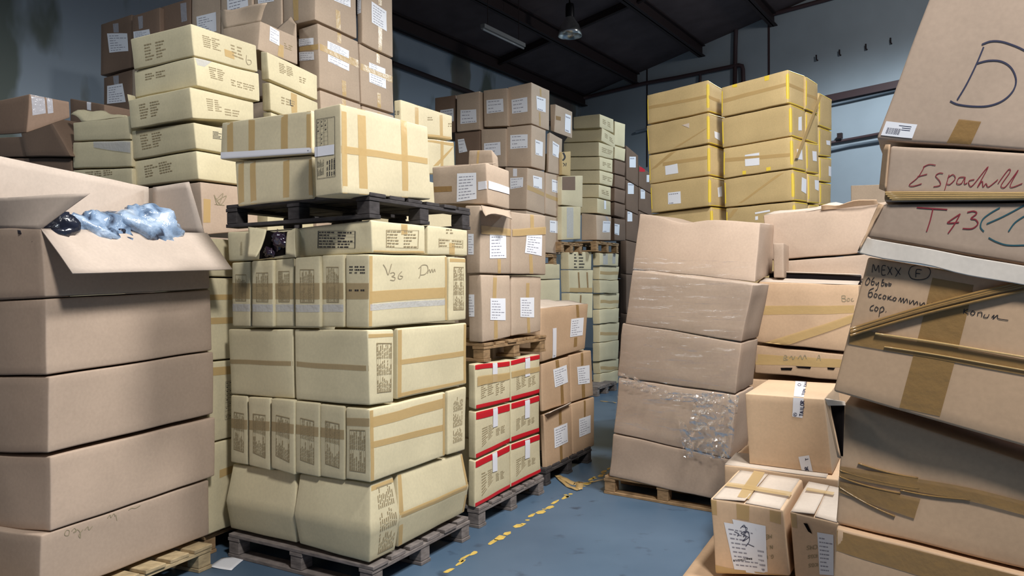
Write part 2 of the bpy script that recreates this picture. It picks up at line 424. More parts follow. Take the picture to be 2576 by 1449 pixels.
        if bar:
            x = .12
            while x < .55:
                w = rnd.uniform(.008, .022); s.patch(vs, fs, fm, face, s.sub(q, x, .42, x + w, .85), 0.0028, 1, 1, 1); x += w + rnd.uniform(.008, .016)
            for r in range(3):
                s.patch(vs, fs, fm, face, s.sub(q, .45 + .12 * (r > 0), .18 + .14 * r, .85, .22 + .14 * r), 0.0028, 1, 1, 1)
        o = link(name, vs, fs, [M[mat], M[ink]], s.o, None, True, fm)
        if label: o['label'] = label
        return s
    def printing(s, face, quad, rows=6, cols=2, frame=True, ink='print_ink', seed=0, vertical=False):
        """printed shipping panel: ruled frame and rows of small type"""
        vs, fs, fm = [], [], []; q = s.quad_uv(face, quad); rnd = random.Random(seed * 17 + int(abs(q[0][1]) * 991))
        if vertical: q = [q[3], q[0], q[1], q[2]]
        P = lambda *a: s.patch(vs, fs, fm, face, s.sub(q, *a), 0.0022, 0, 1, 1)
        if frame:
            t = .018
            P(0, 0, 1, t); P(0, 1 - t, 1, 1); P(0, 0, t, 1); P(1 - t, 0, 1, 1)
            for r in range(1, rows):
                if rnd.random() < .45: P(0, r / rows, 1, r / rows + .012)
        for c in range(cols):
            for r in range(rows):
                x = (c + .07) / cols; e = (c + rnd.uniform(.45, .95)) / cols; y = (r + .3) / rows
                while x < e:
                    w = rnd.uniform(.03, .12); P(x, y, min(x + w, (c + .97) / cols), y + .42 / rows); x += w + .022
        link('printed_panel', vs, fs, M[ink], s.o, None, False)
        return s
    def ruled(s, face, quad, rows, cols, ink='black_ink'):
        vs, fs, fm = [], [], []; q = s.quad_uv(face, quad); rnd = random.Random(rows * 7 + cols)
        P = lambda *a: s.patch(vs, fs, fm, face, s.sub(q, *a), 0.0022, 0, 1, 1)
        for r in range(rows + 1): P(0, r / rows - .003, 1, r / rows + .003)
        for c in range(cols + 1): P(c / cols - .008, 0, c / cols + .008, 1)
        for r in range(rows):
            for c in range(cols):
                if rows > 1 and rnd.random() < .6: P((c + .25) / cols, (r + .3) / rows, (c + rnd.uniform(.45, .7)) / cols, (r + .5) / rows)
        link('printed_table', vs, fs, M[ink], s.o, None, False)
        return s
    def write(s, face, strokes, width=2.2, ink='black_ink', name='handwriting', label=None, off=None, on=False):
        """pen strokes as thin flat ribbons on a face; strokes are lists of photograph points"""
        vs, fs = [], []
        if off is None: off = .0017 if s.base.y < 5.2 else .003
        for stx in strokes:
            pts = smooth_line(stx, 6)
            n0 = len(vs)
            for i, p in enumerate(pts):
                a, b = pts[max(i - 1, 0)], pts[min(i + 1, len(pts) - 1)]
                dx, dy = b[0] - a[0], b[1] - a[1]; l = math.hypot(dx, dy) or 1
                nx, ny = -dy / l * width / 2, dx / l * width / 2
                for sg in (1, -1): vs.append(s.P(face, *s.uv(face, p[0] + nx * sg, p[1] + ny * sg), off))
            for i in range(len(pts) - 1): fs.append((n0 + 2*i, n0 + 2*i + 1, n0 + 2*i + 3, n0 + 2*i + 2))
        o = link(name, vs, fs, M[ink], (s.last if on else s.o))
        if label: o['label'] = label
        return s
    def panel(s, pts, mat, name='flap', t=0.006, amp=0.004, n=8, label=None):
        """a board flap hung on the carton: 4 places in the room"""
        o = panel_obj(pts, mat, name, s.o, t, amp, n)
        if label: o['label'] = label
        return s
def smooth_line(p, k):
    if len(p) < 3: return [tuple(x) for x in p]
    out = []
    for i in range(len(p) - 1):
        p0, p1, p2, p3 = p[max(i-1, 0)], p[i], p[i+1], p[min(i+2, len(p)-1)]
        for j in range(k):
            t = j / k
            out.append(tuple(.5*((2*p1[d]) + (-p0[d]+p2[d])*t + (2*p0[d]-5*p1[d]+4*p2[d]-p3[d])*t*t + (-p0[d]+3*p1[d]-3*p2[d]+p3[d])*t**3) for d in (0, 1)))
    out.append(tuple(p[-1])); return out
def panel_obj(pts, mat, name, parent=None, t=0.006, amp=0.004, n=8, loc=None):
    a, b, c, d = [Vector(p) for p in pts]; vs, fs = [], []
    for j in range(n + 1):
        for i in range(n + 1):
            x, y = i / n, j / n
            v = a*(1-x)*(1-y) + b*x*(1-y) + c*x*y + d*(1-x)*y
            vs.append(v + noise.noise_vector(v * 5) * amp * (0.3 + y))
    for j in range(n):
        for i in range(n):
            q = j * (n + 1) + i; fs.append((q, q + 1, q + n + 2, q + n + 1))
    o = link(name, vs, fs, mat, parent, loc, True); solid(o, t)
    return o

PALLETS = {}
def pallet(p, a, b, la, lb, z, wood_, label, group='wooden pallets under the stacks', h=0.144, boards=6):
    """p near corner, a/b unit directions, z underside height; deck boards run along b"""
    p = Vector((p.x, p.y, z)); A, B = a * la, b * lb; zz = Vector((0, 0, 1))
    r = tag(empty('wooden_pallet', p + A / 2 + B / 2), label, 'pallet', group)
    w = M[wood_]; bw = la / boards * .80; gp = (la - bw * boards) / (boards - 1)
    rnd = random.Random(label)
    for i in range(boards):
        m = MB(); j = rnd.uniform(-.012, .012)
        m.box(p + a * (i * (bw + gp)) + b * j + zz * (h - .022), a * bw, B, zz * .022); m.build('deck_board', w, r, None, False, .004)
    blk = .1
    for i in range(3):
        t = (lb - blk) * i / 2
        m = MB(); m.box(p + b * t + zz * (h - .044), A, b * blk, zz * .0215); m.build('stringer_board', w, r, None, False, .003)
    for i in range(3):
        t = (la - blk) * i / 2
        m = MB(); m.box(p + a * t, a * blk, B, zz * .0215); m.build('bottom_board', w, r, None, False, .003)
        for k in range(3):
            m = MB(); m.box(p + a * (t + .004) + b * ((lb - blk) * k / 2 + .004) + zz * .022, a * (blk - .008), b * (blk - .008), zz * (h - .0665)); m.build('block', w, r, None, False, .005)
    return r

# ------------------------------------------------------------ the hall
CORNER = Vector((1.907, 21.0, 0)); WL = Vector((-.545, -.839, 0)).normalized()      # left wall runs back towards the viewer
aR = math.radians(38.5); WR = Vector((math.cos(aR), -math.sin(aR), 0))                # gable wall
NLW = Vector((-WL.y, WL.x, 0)); NLW = NLW if NLW.dot(-CORNER) > 0 else -NLW
NRW = Vector((-WR.y, WR.x, 0)); NRW = NRW if NRW.dot(-CORNER) > 0 else -NRW
EAVE, RISE = 6.75, 0.205
def roof_z(p): return EAVE + RISE * (Vector((p.x, p.y, 0)) - CORNER).dot(NLW)
def on_wall(px, py, n, off=0.0):
    r = ray(px, py); return EYE + r * ((CORNER + n * off - EYE).dot(n) / r.dot(n))

# floor: worn blue-grey paint
m, N, L, B = new_mat('painted_concrete')
tc = N.new('ShaderNodeTexCoord')
n1 = N.new('ShaderNodeTexNoise'); n1.inputs['Scale'].default_value = 1.1; n1.inputs['Detail'].default_value = 6
n2 = N.new('ShaderNodeTexNoise'); n2.inputs['Scale'].default_value = 5.5; n2.inputs['Detail'].default_value = 8
L.new(tc.outputs['Object'], n1.inputs[0]); L.new(tc.outputs['Object'], n2.inputs[0])
c1 = N.new('ShaderNodeValToRGB'); c1.color_ramp.elements[0].position = .35; c1.color_ramp.elements[1].position = .7
c1.color_ramp.elements[0].color = srgb(74, 96, 118); c1.color_ramp.elements[1].color = srgb(88, 110, 132)
c2 = N.new('ShaderNodeValToRGB'); c2.color_ramp.elements[0].position = .62; c2.color_ramp.elements[1].position = .76
c2.color_ramp.elements[0].color = (0, 0, 0, 1); c2.color_ramp.elements[1].color = (1, 1, 1, 1)
L.new(n1.outputs['Fac'], c1.inputs[0]); L.new(n2.outputs['Fac'], c2.inputs[0])
mx = N.new('ShaderNodeMix'); mx.data_type = 'RGBA'; mx.inputs[7].default_value = srgb(48, 58, 74)
L.new(c2.outputs[0], mx.inputs[0]); L.new(c1.outputs[0], mx.inputs[6]); L.new(mx.outputs[2], B.inputs['Base Color'])
B.inputs['Roughness'].default_value = .42; B.inputs['Specular IOR Level'].default_value = .35
M['floor'] = m
# left wall: patchy whitewash over green and brown paint
m, N, L, B = new_mat('patchy_wall')
tc = N.new('ShaderNodeTexCoord'); mp = N.new('ShaderNodeMapping'); mp.inputs['Scale'].default_value = (1, 1, .4)
n1 = N.new('ShaderNodeTexNoise'); n1.inputs['Scale'].default_value = .62; n1.inputs['Detail'].default_value = 5; n1.inputs['Roughness'].default_value = .45
L.new(tc.outputs['Object'], mp.inputs[0]); L.new(mp.outputs[0], n1.inputs[0])
c1 = N.new('ShaderNodeValToRGB'); e = c1.color_ramp.elements
e[0].position = .42; e[0].color = srgb(104, 112, 106); e[1].position = .455; e[1].color = srgb(158, 170, 182)
x = e.new(.555); x.color = srgb(160, 172, 184); x = e.new(.58); x.color = srgb(122, 124, 116); x = e.new(.66); x.color = srgb(112, 100, 94)
L.new(n1.outputs['Fac'], c1.inputs[0]); L.new(c1.outputs[0], B.inputs['Base Color']); B.inputs['Roughness'].default_value = .9
M['patchy'] = m
M['gable'] = plain('gable_wall_paint', srgb(164, 174, 182), .85, .2, 0, .1, 6, .05, 1.5)
M['roof'] = plain('roof_sheet', srgb(96, 84, 84), .8, .1, 0, 0, 6, .15, 2)

def quad(name, pts, mat): 
    o = link(name, pts, [tuple(range(len(pts)))], mat); o['kind'] = 'structure'; return o
fl = quad('floor', [(-14, -9, 0), (18, -9, 0), (18, 26, 0), (-14, 26, 0)], M['floor'])
e1 = CORNER + WL * 27; e2 = CORNER + WR * 15
up = lambda p, z: Vector((p.x, p.y, z))
mb = MB(); mb.box(CORNER, WL * 27, -NLW * .25, Vector((0, 0, EAVE))); mb.build('wall_left', M['patchy'])['kind'] = 'structure'
t = -NRW * .25
vs = [CORNER, e2, up(e2, roof_z(e2)), up(CORNER, EAVE)]; vs += [v + t for v in vs]
link('wall_right', vs, [(0, 1, 2, 3), (7, 6, 5, 4), (0, 4, 5, 1), (1, 5, 6, 2), (2, 6, 7, 3), (3, 7, 4, 0)], M['gable'])['kind'] = 'structure'
q = [CORNER, e1, e1 + NLW * 18, CORNER + WR * 16]
q[3] = CORNER + WR * 17; vs = [up(p, roof_z(p)) for p in q]; vs += [v + Vector((0, 0, .12)) for v in vs]
link('ceiling', vs, [(0, 1, 2, 3), (7, 6, 5, 4), (0, 4, 5, 1), (1, 5, 6, 2), (2, 6, 7, 3), (3, 7, 4, 0)], M['roof'])['kind'] = 'structure'

# roof steel: rafters across the slope, purlins along the eaves
S = (NLW + Vector((0, 0, RISE))).normalized(); A_ = -WL
def beam(name, p, d, w, h, label, cat, grp):
    p = Vector(p); side = d.cross(Vector((0, 0, 1))).normalized(); dn = -side.cross(d).normalized()
    if dn.z > 0: dn.negate()
    m = MB(); tf = .02
    m.box(p - side * w / 2, d, side * w, dn * tf); m.box(p - side * .012, d, side * .024, dn * h); m.box(p - side * w / 2 + dn * (h - tf), d, side * w, dn * tf)
    return tag(m.build(name, M['steel']), label, cat, grp)
rl = ['across the slope nearest the hanging lamp', 'across the roof on the viewer side of the lamp', 'across the roof above the tall brown carton stack']
for i, dd in enumerate((4.2, 8.4, 12.6)):
    p = CORNER + WL * dd; p = up(p, roof_z(p) - .02)
    beam('roof_rafter', p + S * .02, S * 10, .09, .13, 'thin dark steel rafter ' + rl[i], 'roof beam', 'thin dark rafters')
pl_ = ['along the top of the stained left wall', 'first out from the stained left wall', 'passing just beside the hanging lamp', 'farthest up the roof slope in view', 'up the slope beyond the view of the lamp']
for i, dd in enumerate((.14, 1.72, 3.5, 5.25, 7.0)):
    p = CORNER + NLW * dd + WL * (.02 + dd * .09); p = up(p, roof_z(p) - .01)
    beam('roof_purlin', p, WL * 19, .17, .27, 'heavy dark roof beam ' + pl_[i], 'roof beam', 'heavy roof beams')

# gable wall pipes (traced on the wall) and panel joints
def wall_pipe(pts, r, name, mat, label, cat='pipe', n=None, off=.07, grp=None):
    m = MB(); m.tube([on_wall(x, y, n or NRW, off) for x, y in pts], r, 8)
    return tag(m.build(name, M[mat], None, None, True), label, cat, grp)
wall_pipe([(1470, 246), (1490, 241), (1620, 210), (1700, 196), (1858, 164), (1867, 166), (1869, 175), (1870, 205), (1872, 260)], .05, 'wall_pipe', 'pipe', 'long dark pipe along the gable wall behind the yellow-taped stack, bent down at its end')
wall_pipe([(1852, 60), (1850, 120), (1848, 260)], .05, 'wall_pipe', 'pipe', 'upright dark pipe on the gable wall between the two yellow-taped columns')
wall_pipe([(1820, 66), (1850, 58), (1950, 34), (2075, 0), (2200, -36)], .05, 'wall_pipe', 'pipe', 'uppermost dark pipe climbing the gable wall under the roof edge')
wall_pipe([(1762, 183), (1761, 203), (1760, 260)], .035, 'wall_pipe', 'pipe', 'short dark pipe dropping from the long wall pipe behind the yellow-taped stack')
wall_pipe([(1600, 332), (1640, 322), (1760, 296)], .035, 'wall_pipe', 'grey_pipe', 'thin grey pipe low on the gable wall left of the yellow-taped stack')
wall_pipe([(2078, 246), (2140, 231), (2260, 205), (2380, 180)], .03, 'wall_pipe', 'pipe', 'thin pipe running above the dark cable tray on the gable wall')
wall_pipe([(2083, 265), (2140, 253), (2260, 226)], .025, 'wall_pipe', 'grey_pipe', 'thin grey pipe just below the dark cable tray on the gable wall')
wall_pipe([(2080, 360), (2140, 350), (2204, 338), (2300, 320)], .032, 'wall_pipe', 'pipe', 'reddish pipe low on the gable wall between yellow-taped stack and leaning carton')
wall_pipe([(2085, 378), (2140, 366), (2230, 352)], .028, 'wall_pipe', 'grey_pipe', 'grey pipe under the reddish pipe on the gable wall')
m = MB(); a, b = on_wall(2070, 254, NRW, .05), on_wall(2300, 206, NRW, .05); m.box(a - Vector((0, 0, .07)), b - a, NRW * .12, Vector((0, 0, .15)))
tag(m.build('cable_tray', M['pipe']), 'dark cable tray along the gable wall right of the yellow-taped stack', 'cable tray')
m = MB(); a = on_wall(2113, 350, NRW, .1); m.box(a - WR * .04, WR * .10, NRW * .08, Vector((0, 0, .12)))
tag(m.build('junction_box', M['steel']), 'small dark junction box on the reddish wall pipe', 'junction box')
for x0, y0, x1, y1, w in ((1628, 120, 1628, 420, .03), (1934, 6, 1935, 420, .045)):
    m = MB(); p0, p1 = on_wall(x0, y0, NRW, .0), on_wall(x1, y1, NRW, .0); m.box(p1 - WR * w / 2, WR * w, NRW * .012, p0 - p1)
    o = m.build('trim_1' if x0 < 1700 else 'trim_2', M['pipe'] if x0 > 1700 else M['steel']); o['kind'] = 'structure'
for i, (x, y) in enumerate(((2057, 152), (2115, 139), (2181, 125), (2243, 110))):
    m = MB(); p = on_wall(x, y, NRW, 0); m.tube([p, p + NRW * .09, p + NRW * .10 + Vector((0, 0, .10))], .016, 6)
    tag(m.build('wall_hook', M['steel'], None, None, True), 'small metal hook on the grey gable wall, ' + ('first', 'second', 'third', 'last')[i] + ' of four from the left', 'wall hook', 'wall hooks')
wall_pipe([(985, 158), (1180, 231), (1300, 280), (1440, 330)], .05, 'wall_pipe', 'steel', 'dark pipe sloping along the stained left wall behind the brown stacks', n=NLW)

# hanging high-bay lamp
lp = at_depth(1434, 78, 15.0); top = Vector((lp.x, lp.y, roof_z(lp)))
r = tag(empty('pendant_lamp', lp), 'hanging high-bay lamp with a bell reflector under the dark roof', 'lamp')
m = MB(); m.tube([top, lp + Vector((0, 0, .42))], .02, 8); m.build('hanging_rod', M['lampmetal'], r, None, True)
m = MB(); m.lathe(lp, [(.001, .52), (.075, .52), (.085, .45), (.085, .28), (.07, .22), (.001, .22)], 24); m.build('lamp_housing', M['lampmetal'], r, None, True)
m = MB(); m.lathe(lp, [(.07, .26), (.10, .20), (.17, .10), (.205, .0), (.225, -.10), (.232, -.10), (.212, .0), (.178, .105), (.105, .215), (.07, .28)], 32); m.build('bell_reflector', M['reflector'], r, None, True)
m = MB(); m.lathe(lp, [(.001, .16), (.03, .15), (.05, .06), (.045, .0), (.02, -.04), (.001, -.045)], 20); m.build('bulb', plain('bulb_glass', srgb(240, 226, 190), .15, .8), r, None, True)
# unlit fluorescent batten under the roof
a, b = at_depth(1214, 70, 15.2), at_depth(1318, 128, 17.2)
b.z = a.z = (a.z + b.z) / 2; a = at_depth(1214, 70, 15.2); 
d = (b - a); d2 = Vector((WL.x, WL.y, 0)).normalized()
a = at_depth(1214, 70, 14.2); k = (at_depth(1318, 128, 14.2 * 1.0) - a)
fa = at_depth(1214, 70, 13.6); 
best = min((abs(to_px(fa - WL * t_ / 20)[0] - 1318), t_ / 20) for t_ in range(10, 120))[1]
fb = fa - WL * best
sd = NLW * .09
r = tag(empty('fluorescent_fixture', (fa + fb) / 2), 'long unlit fluorescent light fitting hung under the dark roof', 'light fitting')
m = MB(); m.box(fa - sd / 2, fb - fa, sd, Vector((0, 0, .07))); m.build('fixture_body', plain('fixture_paint', srgb(150, 148, 146), .5), r)
m = MB(); m.tube([fa - Vector((0, 0, .02)), fb - Vector((0, 0, .02))], .018, 8); m.build('tube', plain('tube_glass', srgb(190, 190, 190), .2), r, None, True)
for t_ in (.12, .88):
    m = MB(); p = fa + (fb - fa) * t_ + Vector((0, 0, .07)); m.tube([p, up(p, roof_z(p))], .008, 6)
    m.build('hanger', M['steel'], r)

# worn yellow lane line on the floor
la_, lb_ = at_height(1085, 1458, 0), at_height(1440, 1238, 0)
d = (lb_ - la_).normalized(); w = Vector((d.y, -d.x, 0)); rnd = random.Random(4); mb = MB(); s_ = -1.2
while s_ < 3.4:
    ln = rnd.uniform(.015, .16)
    if rnd.random() < .78:
        n0 = len(mb.v); k = rnd.randint(5, 8); c = la_ + d * (s_ + ln / 2) + w * rnd.uniform(-.02, .02); hw = rnd.uniform(.012, .036)
        for j in range(k):
            an = 2 * math.pi * j / k; rr = rnd.uniform(.65, 1.15)
            q = c + d * math.cos(an) * ln / 2 * rr + w * math.sin(an) * hw * rr; mb.v.append(Vector((q.x, q.y, .0015)))
        mb.f.append(tuple(range(n0, n0 + k))); mb.m.append(0)
    s_ += ln * rnd.uniform(.55, 1.1)
o = mb.build('lane_marking', plain('worn_yellow_paint', srgb(206, 176, 92), .6, .3, 0, 0, 20, .2, 30)); tag(o, 'worn yellow lane line painted along the floor by the pallets', 'floor marking')

# ------------------------------------------------------------ left front pallet: five big pinkish cartons, the top one open
T1 = Stack(115, 3.74, 24, 66)
BIG = 'large pinkish cartons of the left front stack'
c = Carton(T1, (102, 573, 114, 748), (-60, 571, -60, 757), (524, 586, 531, 727), gap=.002).make(M['pink'], 'large open carton at left front with flaps spread and plastic bags inside', BIG, open_top=True)
o1 = c
R0, R1, L1 = c.D(0, 0, 1), c.D(1, 0, 1), c.D(0, 1, 1)
c.panel([R0 + Vector((0, 0, .002)), R1 + Vector((0, 0, .002)), T1.onR(583, 678, .20), T1.onR(184, 688, .20)], M['fold'], 'front_flap')
c.panel([R0, L1, L1 + T1.b * .0 + Vector((-.05, -.05, .14)), at_depth(227, 485, R0.y - .02)], M['fold'], 'side_flap')
bk0, bk1 = c.D(0, 1, 1), c.D(1, 1, 1)
hz_ = at_depth(336, 471, bk1.y).z
c.panel([bk0, bk1, Vector((bk1.x, bk1.y, hz_)), Vector((bk0.x, bk0.y, hz_ + .06))], M['fold'], 'back_flap')
fr = c.D(1, .15, 1); fr2 = at_depth(476, 457, fr.y + .05); bk2 = Vector((bk1.x + .03, bk1.y, hz_))
c.panel([R1 + T1.b * .02, bk1 - T1.b * .03, bk2, fr2], M['fold'], 'side_flap')
Carton(T1, (115, 751, 118, 944), (-60, 757, -60, 946), (531, 729, 535, 881), gap=.002).make(M['pink'], 'large pinkish carton directly under the open one, shaded by its front flap', BIG)
Carton(T1, (124, 947, 120, 1141), (-60, 948, -60, 1140), (538, 883, 539, 1040), gap=.002, off=.006).make(M['pink'], 'large pinkish carton in the middle of the left front stack, third from top', BIG)
Carton(T1, (126, 1148, 127, 1340), (-60, 1144, -60, 1326), (544, 1047, 543, 1197), gap=.003, off=.006).make(M['pink'], 'large pinkish carton second from the bottom of the left front stack', BIG)
c = Carton(T1, (104, 1347, 98, 1513), (-60, 1328, -60, 1485), (528, 1205, 528, 1346), gap=.003).make(M['pink'], 'bottom carton of the left front stack with faint handwriting near its top edge', BIG)
c.write('R', [[(153, 1346), (157, 1338), (163, 1340), (161, 1351), (154, 1351), (153, 1346)], [(168, 1341), (174, 1334), (178, 1341), (172, 1345), (180, 1338), (186, 1346), (186, 1359), (183, 1352), (192, 1338)], [(196, 1340), (203, 1331), (205, 1340), (213, 1330)],
    [(248, 1310), (254, 1302), (256, 1309), (263, 1299), (266, 1306)], [(268, 1302), (271, 1317)], [(300, 1291), (308, 1286), (318, 1286), (330, 1279)]], 1.6, 'pencil')
p0 = Vector((T1.p.x, T1.p.y, 0)) - T1.a * .05 - T1.b * .06
p0 = at_height(527, 1427, 0) - T1.a * 1.16
pallet(p0 + T1.nR * .02, T1.a, T1.b, 1.16, .95, 0, 'pale_wood', 'pale wooden pallet under the left front stack of big pinkish cartons', boards=7)

# unseen stack added outside the frame to shade the left front cartons
Tn = Stack(115, 3.74, 24, 66); Tn.p = T1.p - T1.a * .42 + T1.b * .34
for i in range(5):
    n_ = Carton.__new__(Carton); n_.st = Tn
    cs = [Tn.p - Tn.a * (1.1 * (1 - (k & 1))) + Tn.b * (.8 * ((k >> 1) & 1)) + Vector((0, 0, .15 + .4 * i + (.395 if k & 4 else 0))) for k in range(8)]
    n_.finish(cs, .004, .003, .01, None, None); n_.make(M['pink'], 'large pinkish carton of the unseen stack added to shade the left front cartons', 'unseen shading cartons beside the left front stack', n=4)
pallet(Tn.p - Tn.a * 1.1, Tn.a, Tn.b, 1.1, .8, 0.002, 'pale_wood', 'pale pallet of the neighbouring stack nearer the viewer than the open carton')  # pallet of the unseen stack added for shading

# bags of goods in the open carton
def blob(name, cen, rx, ry, rz, mat, label, cat, ax, ay, seed, amp=.25, grp=None, parent=None):
    vs, fs = [], []; nu, nv = 40, 22; cen = Vector(cen)
    for j in range(nv + 1):
        th = math.pi * j / nv
        for i in range(nu):
            ph = 2 * math.pi * i / nu; d = Vector((math.sin(th) * math.cos(ph), math.sin(th) * math.sin(ph), math.cos(th)))
            q = d * 1.6 + Vector((seed, seed * .7, 0)); k = 1 + amp * (noise.noise(q) + .5 * noise.noise(q * 2.7)) - amp * .45 * abs(noise.noise(q * 4.1))
            vs.append(cen + (ax * d.x * rx + ay * d.y * ry + Vector((0, 0, 1)) * d.z * rz) * k)
    for j in range(nv):
        for i in range(nu):
            i2 = (i + 1) % nu; fs.append((j * nu + i, (j + 1) * nu + i, (j + 1) * nu + i2, j * nu + i2))
    o = link(name, vs, fs, M[mat], parent, cen if parent is None else None, True)
    if parent is None: tag(o, label, cat, grp)
    return o
zt = o1.D(.5, .5, 1).z
def inbox(u, v, dz): q = o1.D(u, v, 1); return Vector((q.x, q.y, q.z + dz))
BG = 'bags in the open carton'
blob('plastic_bag', inbox(.66, .30, -.02), .25, .22, .17, 'bag', 'large blue-grey plastic bag bulging from the open carton', 'plastic bag', T1.a, T1.b, 3.1, .30, BG)
blob('plastic_bag', inbox(.36, .22, -.04), .20, .16, .13, 'bag', 'smaller crumpled plastic bag beside the big one in the open carton', 'plastic bag', T1.a, T1.b, 7.7, .4, BG)
blob('plastic_bag', inbox(.13, .25, -.03), .13, .16, .13, 'dark_bag', 'dark plastic bag at the left end of the open carton', 'plastic bag', T1.a, T1.b, 11.3, .35, BG)
blob('plastic_bag', inbox(.47, .12, -.02), .10, .07, .08, 'dark_bag', 'dark bag wedged between the two pale bags at the carton front', 'plastic bag', T1.a, T1.b, 15.3, .35, BG)

# ------------------------------------------------------------ strip of the pallet behind, seen between the two front stacks
T1b = Stack(534, 4.80, 25, 62)
G = 'cream cartons glimpsed between the front stacks'
yy = [598, 696, 909, 1117, 1348]
for i, (nm) in enumerate(('top cream carton in the gap between the two front stacks', 'second cream carton in the gap between the front stacks, crossed by two tapes', 'cream carton with a printed table in the gap between the front stacks', 'lowest cream carton in the gap between the front stacks')):
    y0, y1 = yy[i], yy[i + 1]; rt = 940; f = lambda y: 722 + (y - 722) * .74
    c = Carton(T1b, (522, y0 + (2 if i else 0), 522, y1), None, (rt, f(y0) + 1, rt, f(y1)), lb=.5).make(M['cream'], nm, G)
    if i == 1: c.tape(('R', [(522, 742), (600, 739), (600, 752), (522, 756)])).tape(('R', [(522, 800), (600, 796), (600, 812), (522, 816)]))
    if i == 2: c.ruled('R', [(556, 962), (577, 958), (577, 1052), (556, 1058)], 9, 3).tape(('R', [(522, 925), (640, 915), (640, 935), (522, 946)]))
    if i == 3: c.tape(('R', [(545, 1185), (640, 1150), (640, 1165), (545, 1205)]))
    if i == 0: c.tape(('R', [(522, 655), (600, 655), (600, 668), (522, 668)]))
p0 = at_height(520, 1402, 0)
pallet(Vector((p0.x, p0.y, 0)) + T1b.b * .02, T1b.a, T1b.b, 1.0, .8, 0, 'tan_wood', 'tan wooden pallet glimpsed between the two front stacks')

# ------------------------------------------------------------ centre stack of cream cartons
T2 = Stack(930, 4.20, 28, 59)
C2 = 'cream cartons of the centre stack'
def crt(*a, lab, grp=C2, mat='cream', **k): 
    kk = {x: k.pop(x) for x in ('n', 'open_top', 'name') if x in k}
    return Carton(*a, **k).make(M[mat], lab, grp, **kk)
# lowest layer: crushed
K = (.46, .028, -.022, -.012)
crt(T2, (743, 1192, 746, 1371), (577, 1168, 573, 1331), None, la=.24, crease=K, lab='crushed cream carton at the bottom left corner of the centre stack')
c = crt(T2, (934, 1220, 930, 1421), (745, 1193, 748, 1371), (998, 1196, 1000, 1386), crease=K, lab='crushed cream carton at the bottom near corner of the centre stack, end printed')
c.printing('R', [(949, 1228), (989, 1214), (990, 1375), (951, 1395)], 9, 3, True, seed=2, vertical=True).tape(('R', [(935, 1226), (998, 1203), (998, 1212), (935, 1238)]))
c = crt(T2, (1002, 1194, 1003, 1381), None, (1172, 1138, 1173, 1290), lb=.46, crease=K, lab='crushed cream carton at the bottom right of the centre stack, taped at its crease')
c.tape_uv(('R', .0, .02, .05, .98)).tape_uv(('R', .96, .02, 1., .98)).tape(('R', [(1003, 1288), (1175, 1214), (1175, 1226), (1003, 1302)]))
# second layer: six narrow cartons on edge and two on the aisle side
xs = [578, 623, 680, 741, 803, 867]; yt = [993, 998, 1001, 1008, 1015, 1022]; xe = [622, 679, 740, 802, 866, 926]; ye = [996, 1000, 1007, 1014, 1021, 1025]
yb = [1164, 1172, 1180, 1191, 1200, 1207]; yf = [1172, 1187, 1198, 1203, 1212, 1216]; of = [0, .015, .03, .02, .01, 0]
wh = ('leftmost, its foot tucked back', 'second from the left', 'third from the left, standing proud', 'fourth from the left', 'fifth from the left')
for i in range(5):
    c = crt(T2, (xe[i], ye[i], xe[i], yf[i]), (xs[i], yt[i], xs[i], yb[i]), None, la=.24, off=of[i], lab='narrow cream carton on edge, centre stack lower row, ' + wh[i])
    w = xe[i] - xs[i]; c.printing('L', [(xs[i] + w * .25, yt[i] + 42), (xe[i] - w * .18, ye[i] + 44), (xe[i] - w * .18, yf[i] - 34), (xs[i] + w * .25, yb[i] - 34)], 9, 2, True, 'print_ink', i, True)
    c.tape(('L', [(xs[i], yt[i] + 58), (xe[i], ye[i] + 60), (xe[i], ye[i] + 84), (xs[i], yt[i] + 82)]), mat='faint_tape')
c = crt(T2, (930, 1030, 932, 1217), (868, 1023, 868, 1208), (1122, 985, 1122, 1148), lab='wide cream carton at the near corner of the second layer of the centre stack')
c.tape_uv(('R', .0, .02, .04, .98)).tape_uv(('R', .96, .02, 1., .98)).tape(('R', [(932, 1052), (1121, 1000), (1121, 1024), (932, 1078)])).tape(('R', [(933, 1112), (1121, 1066), (1121, 1082), (933, 1128)])).printing('L', [(880, 1080), (920, 1083), (920, 1190), (880, 1184)], 8, 2, True, 'print_ink', 21, True)
c.tape(('L', [(868, 1050), (930, 1054), (930, 1075), (868, 1070)]), mat='faint_tape')
c = crt(T2, (1127, 984, 1127, 1146), None, (1175, 972, 1172, 1132), lb=.5, lab='narrow cream carton on edge at the far right end of the second layer, centre stack')
c.printing('R', [(1140, 1000), (1164, 993), (1162, 1110), (1138, 1118)], 9, 3, False, seed=5, vertical=True)
